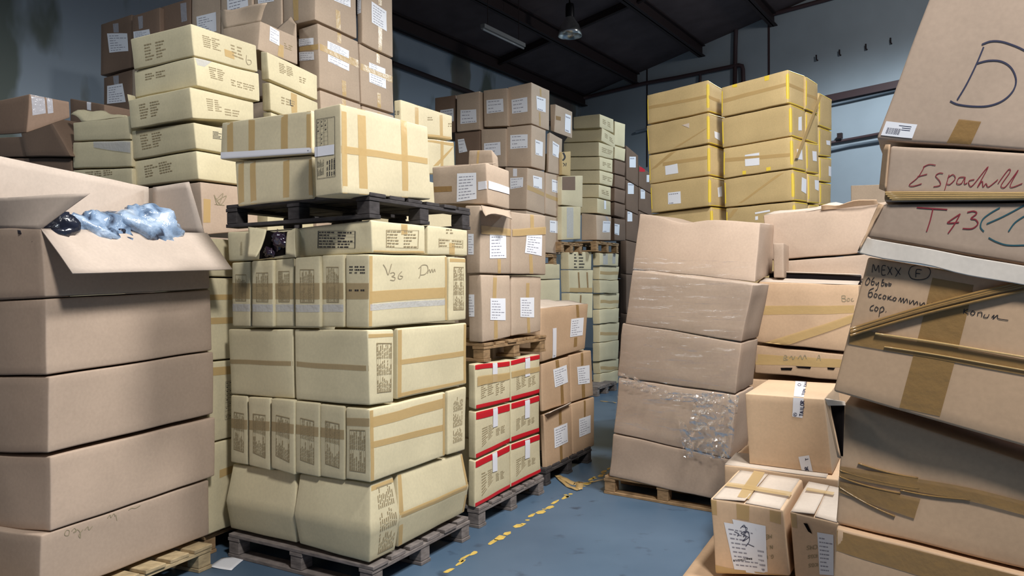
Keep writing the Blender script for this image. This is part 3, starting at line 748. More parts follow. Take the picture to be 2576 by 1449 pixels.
# third layer
T3L = crt(T2, (736, 828, 740, 1005), (571, 827, 578, 992), None, la=.24, lab='square-fronted cream carton at the left of the middle layer, centre stack')
T3L.tape(('L', [(571, 903), (739, 910), (739, 922), (571, 914)]), mat='faint_tape')
c = crt(T2, (925, 828, 931, 1023), (738, 828, 742, 1006), (992, 827, 993, 1013), lab='cream carton at the near corner of the middle layer of the centre stack, end printed')
c.tape(('L', [(738, 909), (928, 920), (928, 934), (738, 922)]), mat='faint_tape').printing('R', [(946, 862), (985, 862), (984, 985), (948, 990)], 9, 3, True, seed=8, vertical=True).tape(('R', [(927, 840), (992, 838), (992, 846), (927, 850)]))
c = crt(T2, (1001, 825, 1001, 1006), None, (1176, 812, 1175, 968), lb=.5, lab='broad cream carton on the aisle side of the middle layer, centre stack')
c.tape_uv(('R', .0, .02, .05, .98)).tape_uv(('R', .95, .02, 1., .98)).tape(('R', [(1001, 905), (1175, 882), (1175, 895), (1001, 918)])).tape(('R', [(1003, 990), (1175, 955), (1175, 962), (1003, 1000)]))
# fourth layer
xs = [581, 631, 688, 740, 807]; xe = [629, 686, 739, 804, 865]; yt = [660, 655, 652, 648, 642]; ye = [656, 652, 648, 643, 639]; yb = [823, 824, 824, 825, 825]; of = [0, .02, 0, .03, .01]
wh = ('first from the left', 'second from the left', 'third from the left', 'fourth from the left, standing proud', 'fifth from the left')
for i in range(5):
    c = crt(T2, (xe[i], ye[i], xe[i], yb[i]), (xs[i], yt[i], xs[i], yb[i] - 1), None, la=.24, off=of[i], lab='narrow cream carton on edge, centre stack upper row, ' + wh[i])
    w = xe[i] - xs[i]; c.printing('L', (xs[i] + w * .25, yt[i] + 30, xe[i] - w * .2, yb[i] - 65), 8, 2, True, 'print_ink', i + 30, True)
    c.tape(('L', (xs[i], 712, xe[i], 752)), mat='faint_tape').tape(('L', (xs[i], 765, xe[i], 784)), mat='clear_tape')
c = crt(T2, (930, 639, 928, 826), (868, 640, 868, 825), (1126, 643, 1128, 809), lab='wide cream carton in the centre stack with pencilled V 36 on its aisle side')
c.tape_uv(('R', .0, .02, .035, .98)).tape_uv(('R', .965, .02, 1., .98)).tape(('R', [(931, 733), (1127, 722), (1127, 748), (931, 762)])).tape(('R', [(931, 765), (1127, 752), (1127, 766), (931, 781)]), mat='clear_tape')
c.write('R', [[(960, 666), (966, 677), (971, 692), (975, 680), (979, 664)], [(976, 688), (984, 686), (986, 692), (980, 696), (987, 699), (985, 706), (976, 705)], [(1003, 683), (996, 692), (995, 701), (1001, 702), (1005, 696), (998, 694)],
    [(1052, 672), (1050, 690), (1046, 700)], [(1046, 676), (1056, 667), (1068, 668), (1070, 680), (1062, 690), (1050, 692)], [(1069, 688), (1074, 678), (1077, 686), (1081, 677), (1084, 685), (1088, 677), (1090, 684)]], 1.9, 'pencil', 'handwriting')
c.printing('L', (880, 668, 920, 690), 3, 3, False, 'black_ink', 41).printing('L', (878, 725, 922, 735), 1, 3, False, 'black_ink', 42).tape(('L', (868, 712, 929, 752)), mat='faint_tape')
c = crt(T2, (1130, 647, 1130, 809), None, (1174, 648, 1174, 806), lb=.5, lab='narrow cream carton on edge at the right end of the fourth layer, centre stack')
c.printing('R', (1140, 672, 1166, 780), 8, 3, True, seed=12, vertical=True).tape(('R', (1131, 650, 1173, 660)))
# fifth layer
c = crt(T2, (745, 573, 745, 649), (570, 583, 573, 659), None, la=.24, open_top=False, lab='torn cream carton at the top left of the centre stack, dark bags spilling out')
c.printing('L', (606, 602, 612, 645), 5, 1, False, 'print_ink', 4, True)
v, f, fm = [], [], []; c.patch(v, f, fm, 'L', [c.uv('L', *p) for p in ((664, 580), (742, 574), (724, 640), (655, 652))], .002, 0, 3, 3); link('torn_opening_shade', v, f, M['hole'], c.o)  # dark patch stands in for shade inside the tear
c.panel([T2.onL(625, 572, .02), T2.onL(670, 577, .03), T2.onL(648, 650, .12), T2.onL(628, 648, .10)], M['cream'], 'torn_flap', amp=.02)
c.panel([T2.onL(724, 584, .004), T2.onL(744, 574, .004), T2.onL(744, 646, .03), T2.onL(716, 640, .03)], M['cream'], 'torn_flap', amp=.015)
q = T2.onL(695, 606, .02); blob('plastic_bag', q - T2.nL * .05, .05, .085, .07, 'violet_bag', 'dark violet plastic bag bulging from the torn cream carton', 'plastic bag', T2.a, T2.b, 4.4, .4, 'dark bags in the torn carton')
q = T2.onL(672, 634, .02); blob('plastic_bag', q - T2.nL * .03, .04, .04, .035, 'violet_bag', 'small glossy bag at the lower left of the torn hole', 'plastic bag', T2.a, T2.b, 9.4, .4, 'dark bags in the torn carton')
c = crt(T2, (934, 551, 938, 638), (747, 573, 747, 649), (1071, 567, 1072, 641), lab='flat cream carton at the near corner directly under the dark pallet, printed on both sides')
c.printing('L', (802, 581, 897, 625), 6, 2, True, 'black_ink', 14).printing('R', [(968, 577), (1052, 580), (1050, 626), (968, 622)], 6, 2, True, 'print_ink', 15).tape(('R', [(1006, 562), (1022, 564), (1022, 590), (1006, 590)])).tape(('R', [(940, 630), (1071, 632), (1071, 641), (940, 638)]))
c = crt(T2, (1077, 566, 1077, 642), None, (1178, 577, 1178, 645), lb=.5, lab='flat cream carton under the right end of the dark pallet')
c.printing('R', [(1102, 600), (1164, 604), (1164, 624), (1102, 622)], 3, 2, True, 'print_ink', 17).printing('R', (1120, 574, 1140, 590), 2, 2, False, 'print_ink', 18).tape(('R', (1128, 612, 1142, 644)))
pb = at_height(936, 1497, 0)
pallet(Vector((T2.p.x, T2.p.y, 0)) + T2.nR * .01 + T2.nL * .01, T2.a, T2.b, 1.02, 1.17, 0, 'grey_wood', 'weathered grey pallet on the floor under the centre stack')
ztop = to_z = T2.onR(932, 549).z
zp = ztop + .002
pu = T2.onR(930, 548); pallet(Vector((pu.x, pu.y, 0)) - T2.nL * .0, T2.a, T2.b, 1.06, 1.17, zp, 'dark_wood', 'dark blackened pallet sandwiched near the top of the centre stack', h=.140)
# cartons on the dark pallet
TOPS = 'big taped cartons on the dark pallet'
c = crt(T2, (785, 389, 789, 500), (588, 404, 596, 521), None, la=.5, off=.01, mat='sand', grp=TOPS, lab='lower taped cream carton on the left of the dark pallet')
for x in (600, 632, 716, 778): c.tape(('L', (x, 406 - (x - 590) * .08, x + 15, 519 - (x - 590) * .1)), mat='tape')
c = crt(T2, (783, 275, 785, 387), (556, 307, 552, 402), None, la=.5, off=.03, mat='sand', grp=TOPS, lab='upper taped cream carton overhanging the left of the dark pallet, white tape along its foot')
for x in (573, 630, 712, 772): c.tape(('L', (x, 306 - max(0, x - 600) * .17, x + 16, 398 - (x - 556) * .05)))
c.tape(('L', [(552, 383), (785, 371), (785, 386), (552, 402)]), mat='white_tape', off=.003, label='white printed tape')
c.printing('L', [(640, 384), (780, 375), (780, 382), (640, 393)], 1, 9, False, 'ink', 3)
c = crt(T2, (855, 257, 861, 489), (786, 275, 791, 498), (1078, 317, 1085, 503), mat='sand', grp=TOPS, lab='big cream carton on the dark pallet with a printed table and crossed tan tapes')
for x0, x1 in ((893, 912), (998, 1014)): c.tape(('R', [(x0, 262), (x1, 266), (x1 + 6, 500), (x0 + 6, 498)]))
c.tape(('R', [(857, 365), (1083, 399), (1083, 414), (857, 384)])).tape(('R', [(857, 258), (868, 259), (873, 489), (862, 489)]))
c.tape(('L', [(786, 372), (842, 363), (842, 388), (787, 396)]), mat='white_tape', off=.003, label='white printed tape').printing('L', [(790, 376), (840, 368), (840, 383), (790, 391)], 1, 5, False, 'ink', 6)
c.ruled('L', [(797, 306), (824, 298), (826, 364), (797, 370)], 6, 3).ruled('L', [(797, 301), (842, 293), (845, 443), (799, 450)], 1, 1).printing('L', [(800, 402), (816, 398), (816, 440), (800, 444)], 8, 2, False, 'black_ink', 7, True).printing('L', [(822, 400), (845, 396), (845, 440), (822, 444)], 4, 3, False, 'black_ink', 8, True)

# ------------------------------------------------------------ helpers for the stacks farther back
def fill(st, la, lb, z0, n, mat, label, grp, oa=0.0, ob=0.0, off=0.0):
    """cartons low in a stack that the front pallets hide; they carry what the photo shows above"""
    h = (z0 - .15) / n; p = st.p + st.a * oa + st.b * ob - st.nR * off
    for i in range(n):
        c = Carton.__new__(Carton); c.st = st; zb = .15 + h * i
        cs = [p + st.a * (la * (k & 1)) + st.b * (lb * ((k >> 1) & 1)) + Vector((0, 0, zb + (h if k & 4 else 0))) for k in range(8)]
        c.finish(cs, .003, .004, .01, None, None); c.make(M[mat], label, grp, n=3)
    pallet(p, st.a, st.b, la, lb, 0.003, 'tan_wood', label.replace('carton', 'pallet').replace('low in', 'under'), grp + ' pallets', boards=5)
def car(st, C, L=None, R=None, mat='cream', lab='', grp=None, **k):
    kk = {x: k.pop(x) for x in ('n', 'open_top', 'name') if x in k}
    kk.setdefault('n', 4)
    return Carton(st, C, L, R, **k).make(M[mat], lab, grp, **kk)

# ------------------------------------------------------------ tall cream stack behind the open carton
T4 = Stack(490, 5.75, 29, 60)
G4 = 'flat cream cartons of the tall stack behind the open carton'
c = car(T4, (480, 58, 489, 141), (326, 97, 335, 176), (646, 114, 651, 182), lab='topmost flat cream carton of the tall stack behind the open carton', grp=G4)
c.printing('L', [(362, 110), (420, 97), (424, 140), (366, 155)], 6, 2, False, seed=1).printing('R', [(505, 86), (550, 98), (552, 130), (510, 118)], 6, 2, False, seed=2).printing('R', [(575, 108), (608, 118), (610, 152), (580, 140)], 4, 2, False, seed=3)
c.tape(('R', [(560, 122), (585, 130), (586, 148), (562, 140)]))
c.write('R', [[(618, 138), (617, 152), (622, 162), (630, 160), (629, 152), (620, 150)]], 1.4, 'pencil')
c = car(T4, (489, 142, 496, 216), (335, 178, 339, 246), (653, 184, 656, 257), lab='second flat cream carton from the top of the tall stack, torn tape at its corner', grp=G4)
c.printing('L', [(365, 185), (420, 173), (420, 192), (366, 204)], 3, 2, False, seed=4).printing('R', [(520, 165), (560, 175), (562, 205), (526, 196)], 6, 2, False, seed=5).printing('R', [(575, 195), (640, 215), (640, 232), (578, 214)], 3, 4, False, seed=6)
c.tape(('R', [(491, 146), (530, 154), (512, 168), (496, 164)]), mat='clear_tape')
c = car(T4, (477, 217, 485, 298), (321, 251, 328, 325), (640, 257, 641, 306), lab='third flat cream carton from the top of the tall stack, shifted towards the viewer', grp=G4, off=.02)
c.printing('L', [(350, 262), (405, 250), (408, 290), (354, 302)], 6, 2, False, seed=7).printing('R', [(515, 245), (555, 252), (556, 282), (520, 278)], 6, 2, False, seed=8).printing('R', [(560, 270), (600, 277), (600, 296), (562, 290)], 3, 2, False, seed=9)
c = car(T4, (487, 306, 494, 374), (328, 329, 333, 402), (642, 338, 644, 400), lab='fourth flat cream carton from the top of the tall stack', grp=G4)
c.printing('L', [(352, 338), (410, 328), (414, 365), (358, 378)], 6, 2, False, seed=10).printing('R', [(530, 328), (556, 332), (556, 352), (530, 348)], 6, 1, False, 'black_ink', seed=11)
c = car(T4, (494, 378, 499, 452), (331, 405, 335, 469), (643, 405, 646, 470), lab='fifth flat cream carton from the top of the tall stack, just above the open flap', grp=G4)
c.printing('L', [(362, 416), (436, 400), (440, 432), (366, 448)], 5, 2, False, seed=12)
c = car(T4, (503, 457, 512, 592), None, (650, 474, 650, 580), lab='pale brown carton with a star scrawled in pen beside the open flap', mat='pink', lb=.8)
c.write('R', [[(536, 490), (552, 514), (566, 492), (540, 506), (558, 486), (546, 516), (536, 490)], [(538, 514), (562, 516)]], 1.6, 'pencil')
c.tape(('R', [(511, 500), (528, 502), (528, 560), (511, 560)]))
fill(T4, .62, .84, T4.onR(512, 594).z, 3, 'pink', 'hidden carton low in the tall cream stack behind the open carton', 'hidden cartons of the tall cream stack')

# second column beside it
T4c = Stack(675, 6.45, 29, 60)
G4c = 'flat cream cartons of the shorter column'
c = car(T4c, (672, 129, 677, 200), (654, 127, 656, 202), (800, 190, 801, 253), lab='upper flat cream carton directly under the open brown carton', grp=G4c)
c.printing('R', [(698, 155), (735, 170), (735, 195), (700, 182)], 6, 2, False, seed=1).printing('R', [(750, 190), (768, 196), (768, 212), (750, 206)], 3, 2, False, seed=2)
c = car(T4c, (677, 206, 682, 278), (656, 207, 659, 279), (801, 257, 803, 326), lab='lower flat cream carton with a pen mark, under the one below the open brown carton', grp=G4c)
c.printing('R', [(705, 240), (740, 254), (740, 270), (706, 262)], 3, 3, False, seed=3).write('R', [[(728, 250), (729, 264), (736, 266)]], 1.5, 'black_ink').tape(('R', [(730, 232), (745, 238), (746, 300), (732, 296)]))
c = car(T4c, (682, 281, 686, 352), (660, 281, 663, 353), (803, 329, 805, 396), lab='cream carton third down the shorter column, mostly behind the taped cream cartons', grp=G4c)
fill(T4c, .55, .46, T4c.onR(686, 354).z, 5, 'cream', 'hidden carton low in the shorter cream column', 'hidden cartons of the shorter cream column')
# open brown carton on top
To = Stack(652, 6.55, 30, 60)
c = car(To, (655, 52, 649, 125), (560, 70, 562, 146), (749, 92, 750, 164), mat='brown', open_top=True, lab='open brown carton with flaps standing, on top of the shorter cream column')
c.paper('R', [(678, 66), (701, 79), (701, 115), (676, 102)], 5, seed=2).tape(('R', [(700, 110), (712, 115), (712, 146), (697, 140)]))
c.printing('R', [(712, 105), (735, 115), (735, 130), (714, 122)], 3, 2, False, seed=31)
c.panel([c.D(0, 0, 1), c.D(0, 1, 1), at_depth(555, 26, c.D(0, 1, 1).y + .1), at_depth(674, 9, c.D(0, 0, 1).y - .05)], M['brown'], 'side_flap', amp=.02)
c.panel([c.D(1, 1, 1), c.D(1, 0, 1), at_depth(744, 60, c.D(1, 0, 1).y + .08), at_depth(731, 42, c.D(1, 1, 1).y + .02)], M['brown'], 'side_flap')

# ------------------------------------------------------------ wall of tall brown cartons along the left
T5 = Stack(798, 7.05, 29, 60)
G5 = 'tall brown cartons stacked along the left wall'
def lab_face(c, face, q, clear=None, seed=0, rows=7):
    c.paper(face, q, rows, seed=seed)
    if clear: c.tape((face, clear), mat='clear_tape')
    return c
c = car(T5, (795, -70, 793, 50), (712, -40, 711, 68), (896, -55, 899, 99), mat='brown', lab='brown carton highest at the near corner of the tall brown pile, large white label', grp=G5)
lab_face(c, 'R', [(836, -32), (880, -12), (881, 18), (838, 0)]).tape(('R', [(842, 22), (854, 28), (855, 76), (843, 70)]))
c.tape(('L', [(738, 0), (752, -4), (752, 50), (740, 53)]))
c = car(T5, (911, -60, 912, 108), (897, -56, 898, 112), (988, -20, 990, 146), mat='brown', off=.03, lab='brown carton at the top right of the tall brown pile beside the dark roof', grp=G5)
lab_face(c, 'R', [(933, 3), (971, 28), (972, 79), (934, 56)]).tape(('R', [(950, -30), (959, -27), (959, 15), (950, 11)])).tape(('R', [(950, 66), (960, 70), (960, 134), (951, 130)]))
lab_face(c, 'L', [(899, 0), (909, -4), (909, 32), (899, 36)])
c = car(T5, (799, 57, 805, 221), (750, 72, 752, 240), (902, 104, 908, 258), mat='brown', lab='brown near-corner carton of the tall brown pile, tape band crossing its label', grp=G5)
lab_face(c, 'R', [(822, 102), (876, 127), (876, 146), (822, 122)]); lab_face(c, 'R', [(823, 136), (877, 160), (877, 178), (823, 154)], rows=3)
c.tape(('R', [(801, 108), (905, 153), (905, 172), (801, 124)])).tape(('R', [(846, 80), (856, 84), (856, 110), (846, 106)])).tape(('R', [(858, 200), (869, 204), (870, 244), (860, 240)]))
lab_face(c, 'L', [(752, 98), (789, 95), (789, 112), (752, 117)], rows=4); lab_face(c, 'L', [(752, 132), (789, 130), (790, 150), (752, 154)], rows=4); c.tape(('L', [(751, 120), (800, 110), (800, 124), (751, 130)]))
c = car(T5, (904, 108, 910, 261), None, (988, 149, 992, 286), mat='brown', lb=.45, lab='brown carton of the tall brown pile with tape band, under the rightmost top carton', grp=G5)
lab_face(c, 'R', [(927, 156), (968, 173), (968, 187), (927, 170)], rows=3); lab_face(c, 'R', [(927, 182), (969, 199), (970, 223), (928, 206)], rows=4)
c.tape(('R', [(905, 158), (990, 194), (990, 210), (905, 174)])).tape(('R', [(946, 130), (954, 133), (954, 160), (946, 156)])).tape(('R', [(947, 232), (956, 235), (957, 275), (948, 272)]))
c = car(T5, (806, 225, 811, 388), (756, 244, 760, 390), (909, 262, 913, 398), mat='brown', lab='brown carton of the tall brown pile just behind the taped cream cartons, near corner', grp=G5)
c.tape(('R', [(858, 246), (868, 250), (870, 330), (860, 326)]))
c = car(T5, (912, 265, 916, 398), None, (992, 290, 996, 400), mat='brown', lb=.45, lab='brown carton at the lower right of the tall brown pile, behind taped cream cartons', grp=G5)
c.tape(('R', [(948, 282), (957, 285), (958, 340), (949, 336)]))
zb5 = T5.onR(810, 391).z
fill(T5, .56, .46, zb5, 3, 'brown', 'hidden carton low in the tall brown pile', 'hidden cartons of the tall brown pile')
fill(T5, .52, .46, zb5, 3, 'brown', 'hidden carton low in the tall brown pile', 'hidden cartons of the tall brown pile', oa=.58)
# row running back along the wall
cols = [(252, 331), (331, 402), (404, 480), (482, 553), (554, 634), (638, 708)]
def bl(x): return 49 + (793 - x) * (192 - 50) / (793 - 252.)
hts = [131, 131, 134, 142, 150, 160]
names = ('leftmost brown carton on top of the row along the wall, white label under clear tape', 'second brown carton from the left on top of the row along the wall', 'third brown carton from the left on top of the row along the wall', 'fourth brown carton along the top of the wall row, big label on its side', 'fifth brown carton along the top of the wall row, behind the open brown carton', 'brown carton atop the wall row, directly above the flap of the open brown carton')
for i, (x0, x1) in enumerate(cols):
    h = hts[i]; c = car(T5, (x1, bl(x1) - h * 1.03, x1, bl(x1)), (x0, bl(x0) - h, x0, bl(x0)), None, mat='dusk' if i < 3 else 'brown', la=.5, off=(.0, .05, .0, .0, .02, .0)[i], lab=names[i], grp='brown cartons of the row along the left wall')
    w = x1 - x0; yt = bl((x0 + x1) / 2) - h
    if i == 0: lab_face(c, 'L', [(270, 84), (321, 84), (323, 128), (276, 132)], [(285, 60), (299, 58), (300, 82), (287, 82)])
    elif i == 1: lab_face(c, 'L', [(336, 80), (376, 73), (380, 96), (338, 108)], [(347, 42), (359, 39), (360, 70), (350, 74)])
    elif i == 2: c.tape(('L', [(455, 9), (470, 6), (472, 52), (458, 56)]), mat='clear_tape')
    elif i == 3: lab_face(c, 'L', [(495, 42), (543, 30), (545, 78), (498, 88)])
    elif i == 4: lab_face(c, 'L', [(570, -30), (622, -38), (625, 18), (573, 34)])
    else: lab_face(c, 'L', [(648, -30), (688, -36), (690, 3), (650, 10)])
def bl2(x): return bl(x) + 4
for i, (x0, x1) in enumerate(cols):
    y = lambda x: 222 + (793 - x) * .155
    c = car(T5, (x1, bl2(x1), x1, y(x1)), (x0 + (8 if i == 0 else 0), bl2(x0), x0 + (8 if i == 0 else 0), y(x0)), None, mat='dusk' if i == 0 else 'brown', la=.5, lab='brown carton with a taped label, below the leftmost top carton of the row' if i == 0 else 'hidden brown carton in the second tier of the wall row', grp='brown cartons of the row along the left wall' if i == 0 else 'hidden cartons of the wall row')
    if i == 0: lab_face(c, 'L', [(270, 216), (309, 210), (317, 256), (270, 261)], [(285, 192), (299, 190), (300, 214), (288, 216)])
z2 = T5.onL(793, 222).z
for k in range(6):
    fill(T5, .5, .5, z2 - .03, 2, 'brown', 'hidden carton low in the row along the left wall', 'hidden cartons low in the wall row', ob=.49 + k * .515)

# ------------------------------------------------------------ jumble at the far left
T7 = T4; J = None
c = car(T7, (328, 290, 329, 351), (181, 308, 183, 355), None, la=.4, open_top=True, lab='torn open cream carton at the left of the tall cream stack')
c.panel([c.D(0, 0, 1), c.D(1, 0, 1), c.D(1, 0, 1) + Vector((.02, 0, .14)), c.D(0, 0, 1) + Vector((0, -.03, .16))], M['cream'], 'torn_flap', amp=.03)
c.panel([c.D(0, .05, 1), c.D(0, .85, 1), at_depth(180, 284, c.D(0, .9, 1).y + .15), at_depth(270, 282, c.D(0, .3, 1).y + .2)], M['cream'], 'torn_flap', amp=.03)
c = car(T7, (330, 352, 331, 420), (181, 357, 182, 424), None, la=.4, lab='cream carton with crinkled clear tape at its corner, under the torn open one')
c.tape(('L', [(237, 350), (330, 356), (330, 385), (240, 372)]), mat='clear_tape', off=.006)
c = car(T7, (331, 422, 333, 470), (181, 427, 183, 478), None, la=.4, lab='lowest cream carton seen left of the tall cream stack')
c.printing('L', [(215, 432), (285, 424), (285, 440), (216, 448)], 3, 3, False, seed=3)
fill(T7, .4, .75, T7.onL(331, 472).z - .06, 3, 'cream', 'hidden carton low in the far left jumble', 'hidden cartons of the far left jumble', ob=.87)
c = car(T7, (178, 396, 180, 480), (-70, 398, -70, 490), None, la=.45, mat='dusk', lab='dull brown carton lying lowest at the far left edge of the jumble')
fill(T7, .45, 1.5, T7.onL(180, 482).z - .06, 2, 'dusk', 'hidden carton low at the far left edge', 'hidden cartons at the far left edge', ob=1.66)
c = car(T7, (62, 341, 63, 395), (-70, 350, -70, 396), None, la=.4, mat='dusk', lab='small dull carton at the very left edge under the dark one')
c = car(T7, (122, 293, 178, 393), (44, 304, 64, 394), None, la=.35, mat='dusk', lab='tilted reddish brown carton leaning in the far left jumble', off=.04)
c.o.name = 'cardboard_box'
c = car(T7, (73, 234, 66, 337), (-70, 266, -70, 346), (176, 255, 178, 296), la=.5, mat='dusk', lab='dark carton topmost at the far left with shiny clear tape at its corner', off=.02)
c.tape(('R', [(77, 236), (110, 242), (113, 285), (80, 290)]), mat='clear_tape').tape(('R', [(115, 243), (130, 246), (132, 284), (118, 286)]), mat='clear_tape')
T7b = Stack(176, 7.35, 31, 60)
c = car(T7b, (262, 262, 262, 330), (174, 246, 176, 330), None, la=.4, mat='dusk', lab='low olive brown carton with a strip of white tape behind the torn cream one')
c.tape(('L', [(219, 252), (230, 254), (231, 278), (221, 276)]), mat='white_tape')
fill(T7b, .4, .5, T7b.onL(262, 332).z - .05, 3, 'dusk', 'hidden carton low behind the torn cream one', 'hidden cartons behind the torn cream one', ob=-.42)

# ------------------------------------------------------------ cream cartons behind the centre stack
T8 = Stack(1010, 6.75, 29, 60)
G8 = 'cream taped cartons behind the centre stack'
c = car(T8, (1008, 249, 1011, 338), (989, 252, 991, 342), (1139, 291, 1139, 352), mat='sand', lab='upper cream taped carton behind the big taped one on the dark pallet', grp=G8)
c.tape(('R', [(1041, 261), (1050, 264), (1051, 350), (1043, 350)])).tape(('R', [(1103, 280), (1111, 283), (1112, 350), (1104, 348)])).printing('R', (1072, 292, 1086, 303), 2, 2, False).printing('R', (1126, 308, 1138, 320), 2, 2, False, seed=3).printing('L', (990, 278, 1006, 290), 3, 2, False, 'black_ink')
c.tape(('R', [(1011, 330), (1139, 345), (1139, 352), (1011, 338)]))
c = car(T8, (1012, 340, 1014, 440), (991, 344, 992, 442), (1143, 356, 1146, 436), mat='sand', lab='lower cream taped carton with a slanting tape behind the centre stack', grp=G8, off=.01)
c.tape(('R', [(1136, 370), (1146, 366), (1100, 416), (1086, 418)])).tape(('R', [(1105, 354), (1113, 355), (1113, 430), (1106, 430)])).tape(('R', [(1070, 344), (1144, 358), (1144, 368), (1070, 356)]))
fill(T8, .86, .6, T8.onR(1014, 442).z, 4, 'sand', 'hidden carton low in the stack behind the centre stack', 'hidden cartons behind the centre stack')

# ------------------------------------------------------------ aisle stack beside the centre one: red-taped cartons below, brown cartons above
T10 = Stack(1198, 5.32, 28, 59)
GR = 'red-taped cream cartons'; GA = 'brown labelled cartons above the red-taped ones'
def red(C, L, R, lab, **k):
    c = car(T10, C, L, R, mat='cream', lab=lab, grp=GR, **k)
    return c
def redbox(C, L, R, lab, top, bot, lb=None):
    k = {} if L else dict(lb=.45)
    c = red(C, L, R, lab, **k)
    x0, yt, x0b, yb = C; x1, yt1, x1b, yb1 = R
    if top: c.tape(('R', [(x0, yt), (x1, yt1), (x1, yt1 + top * .92), (x0, yt + top)]), mat='red_tape', off=.003, label='red printed tape along the top')
    if bot: c.tape(('R', [(x0b, yb - bot), (x1b, yb1 - bot * .92), (x1b, yb1), (x0b, yb)]), mat='red_tape', off=.003, label='red printed tape along the foot')
    if top: c.printing('R', [(x0 + 6, yt + top * .3), (x1 - 4, yt1 + top * .3), (x1 - 4, yt1 + top * .75), (x0 + 6, yt + top * .8)], 1, 3, False, 'hole', int(x0))
    sl = (yt1 - yt) / (x1 - x0); xm = x0 + (x1 - x0) * .53; ym = yt + sl * (xm - x0)
    c.tape(('R', [(xm - 6, ym + 2), (xm + 6, ym - 2), (xm + 6, ym + 48), (xm - 6, ym + 52)]), mat='white_tape', off=.0045, label='white printed tape')
    c.printing('R', [(xm - 3, ym + 6), (xm + 3, ym + 4), (xm + 3, ym + 44), (xm - 3, ym + 47)], 2, 2, False, 'ink', 3, True)
    hx = (x1 - x0); c.printing('R', [(x0 + hx * .15, ym + 52), (x0 + hx * .5, ym + 40), (x0 + hx * .5, yb1 - bot - 8), (x0 + hx * .15, yb - bot - 14)], 8, 2, False, 'print_ink', int(yt))
    c.printing('R', [(x0 + hx * .55, ym + 55), (x0 + hx * .82, ym + 44), (x0 + hx * .82, yb1 - bot - 12), (x0 + hx * .55, yb1 - bot - 2)], 6, 2, False, 'print_ink', int(yt) + 9)
    return c
c = redbox((1195, 917, 1198, 1032), (1176, 914, 1177, 1026), (1285, 906, 1284, 1011), 'red-taped cream carton of the top red row, near corner, slack tan tape across it', 14, 13)
c.tape(('R', [(1200, 948), (1285, 935), (1285, 952), (1200, 972)]), mat='tape', off=.005)
c = redbox((1286, 905, 1286, 1010), None, (1360, 890, 1358, 990), 'red-taped cream carton of the top red row, far end, torn tape hanging', 13, 13)
c.tape(('R', [(1286, 934), (1358, 922), (1358, 934), (1286, 950)]), mat='tape', off=.005)
c = redbox((1198, 1036, 1197, 1156), (1177, 1032, 1176, 1152), (1284, 1014, 1284, 1114), 'red-taped cream carton of the middle red row, near corner', 20, 14)
c = redbox((1286, 1013, 1286, 1114), None, (1358, 993, 1358, 1088), 'red-taped cream carton of the middle red row, far end', 16, 14)
c = redbox((1196, 1160, 1195, 1279), (1176, 1154, 1176, 1274), (1284, 1118, 1285, 1228), 'red-taped cream carton of the bottom red row, near corner', 17, 13)
c = redbox((1286, 1117, 1286, 1227), None, (1359, 1091, 1362, 1189), 'red-taped cream carton of the bottom red row, far end', 15, 12)
pallet(Vector((T10.p.x, T10.p.y, 0)) + T10.nR * .02 + T10.nL * .02, T10.a, T10.b, 1.03, .8, 0.0, 'grey_wood', 'worn pallet on the floor under the red-taped cartons')
# pallet above
zz_ = T10.onR(1215, 912).z
pp = T10.onR(1218, 905); pallet(Vector((pp.x, pp.y, 0)), T10.a, T10.b, 1.0, .8, zz_ - .0, 'tan_wood', 'tan pallet between the red-taped cartons and the brown ones', h=.132)
c = car(T10, (1211, 691, 1216, 863), (1177, 690, 1178, 860), (1285, 692, 1286, 848), mat='brown', lab='lower brown carton at the near corner above the red-taped ones, white label', grp=GA)
lab_face(c, 'R', (1232, 750, 1270, 805)); c.tape(('R', [(1240, 692), (1249, 692), (1247, 750), (1238, 750)])).tape(('R', [(1242, 806), (1250, 806), (1251, 854), (1242, 856)])); lab_face(c, 'L', (1178, 741, 1194, 796))
c = car(T10, (1288, 692, 1288, 847), None, (1362, 695, 1361, 834), mat='brown', lb=.42, lab='lower brown carton at the far end above the red-taped ones, white label', grp=GA, off=-.015)
lab_face(c, 'R', (1307, 748, 1342, 798)); c.tape(('R', [(1322, 712), (1330, 712), (1329, 748), (1321, 748)])).tape(('R', [(1324, 798), (1331, 798), (1332, 842), (1325, 842)]))
c = car(T10, (1209, 516, 1209, 688), (1168, 516, 1172, 690), (1286, 531, 1286, 690), mat='brown', lab='upper brown carton at the near corner with slack tan tape and white label', grp=GA)
lab_face(c, 'R', (1231, 588, 1272, 650)); c.tape(('R', [(1209, 567), (1286, 576), (1286, 594), (1209, 588)]), off=.006).tape(('R', [(1250, 652), (1258, 652), (1258, 690), (1251, 690)])); lab_face(c, 'L', (1178, 588, 1192, 640))
c = car(T10, (1288, 531, 1288, 690), None, (1374, 542, 1374, 692), mat='brown', lb=.42, lab='upper brown carton at the far end with slack tan tape and white label', grp=GA, off=.01)
lab_face(c, 'R', [(1322, 590), (1362, 592), (1361, 644), (1318, 636)]); c.tape(('R', [(1288, 576), (1374, 571), (1374, 590), (1288, 594)]), off=.006).tape(('R', [(1332, 535), (1341, 536), (1341, 574), (1332, 574)])).tape(('R', [(1329, 640), (1337, 642), (1340, 692), (1331, 692)]))
c = car(T10, (1223, 408, 1229, 514), (1086, 420, 1090, 514), (1283, 429, 1284, 528), mat='brown', lab='open-topped brown carton with a big paper label, on the brown cartons by the aisle', open_top=True, off=.01)
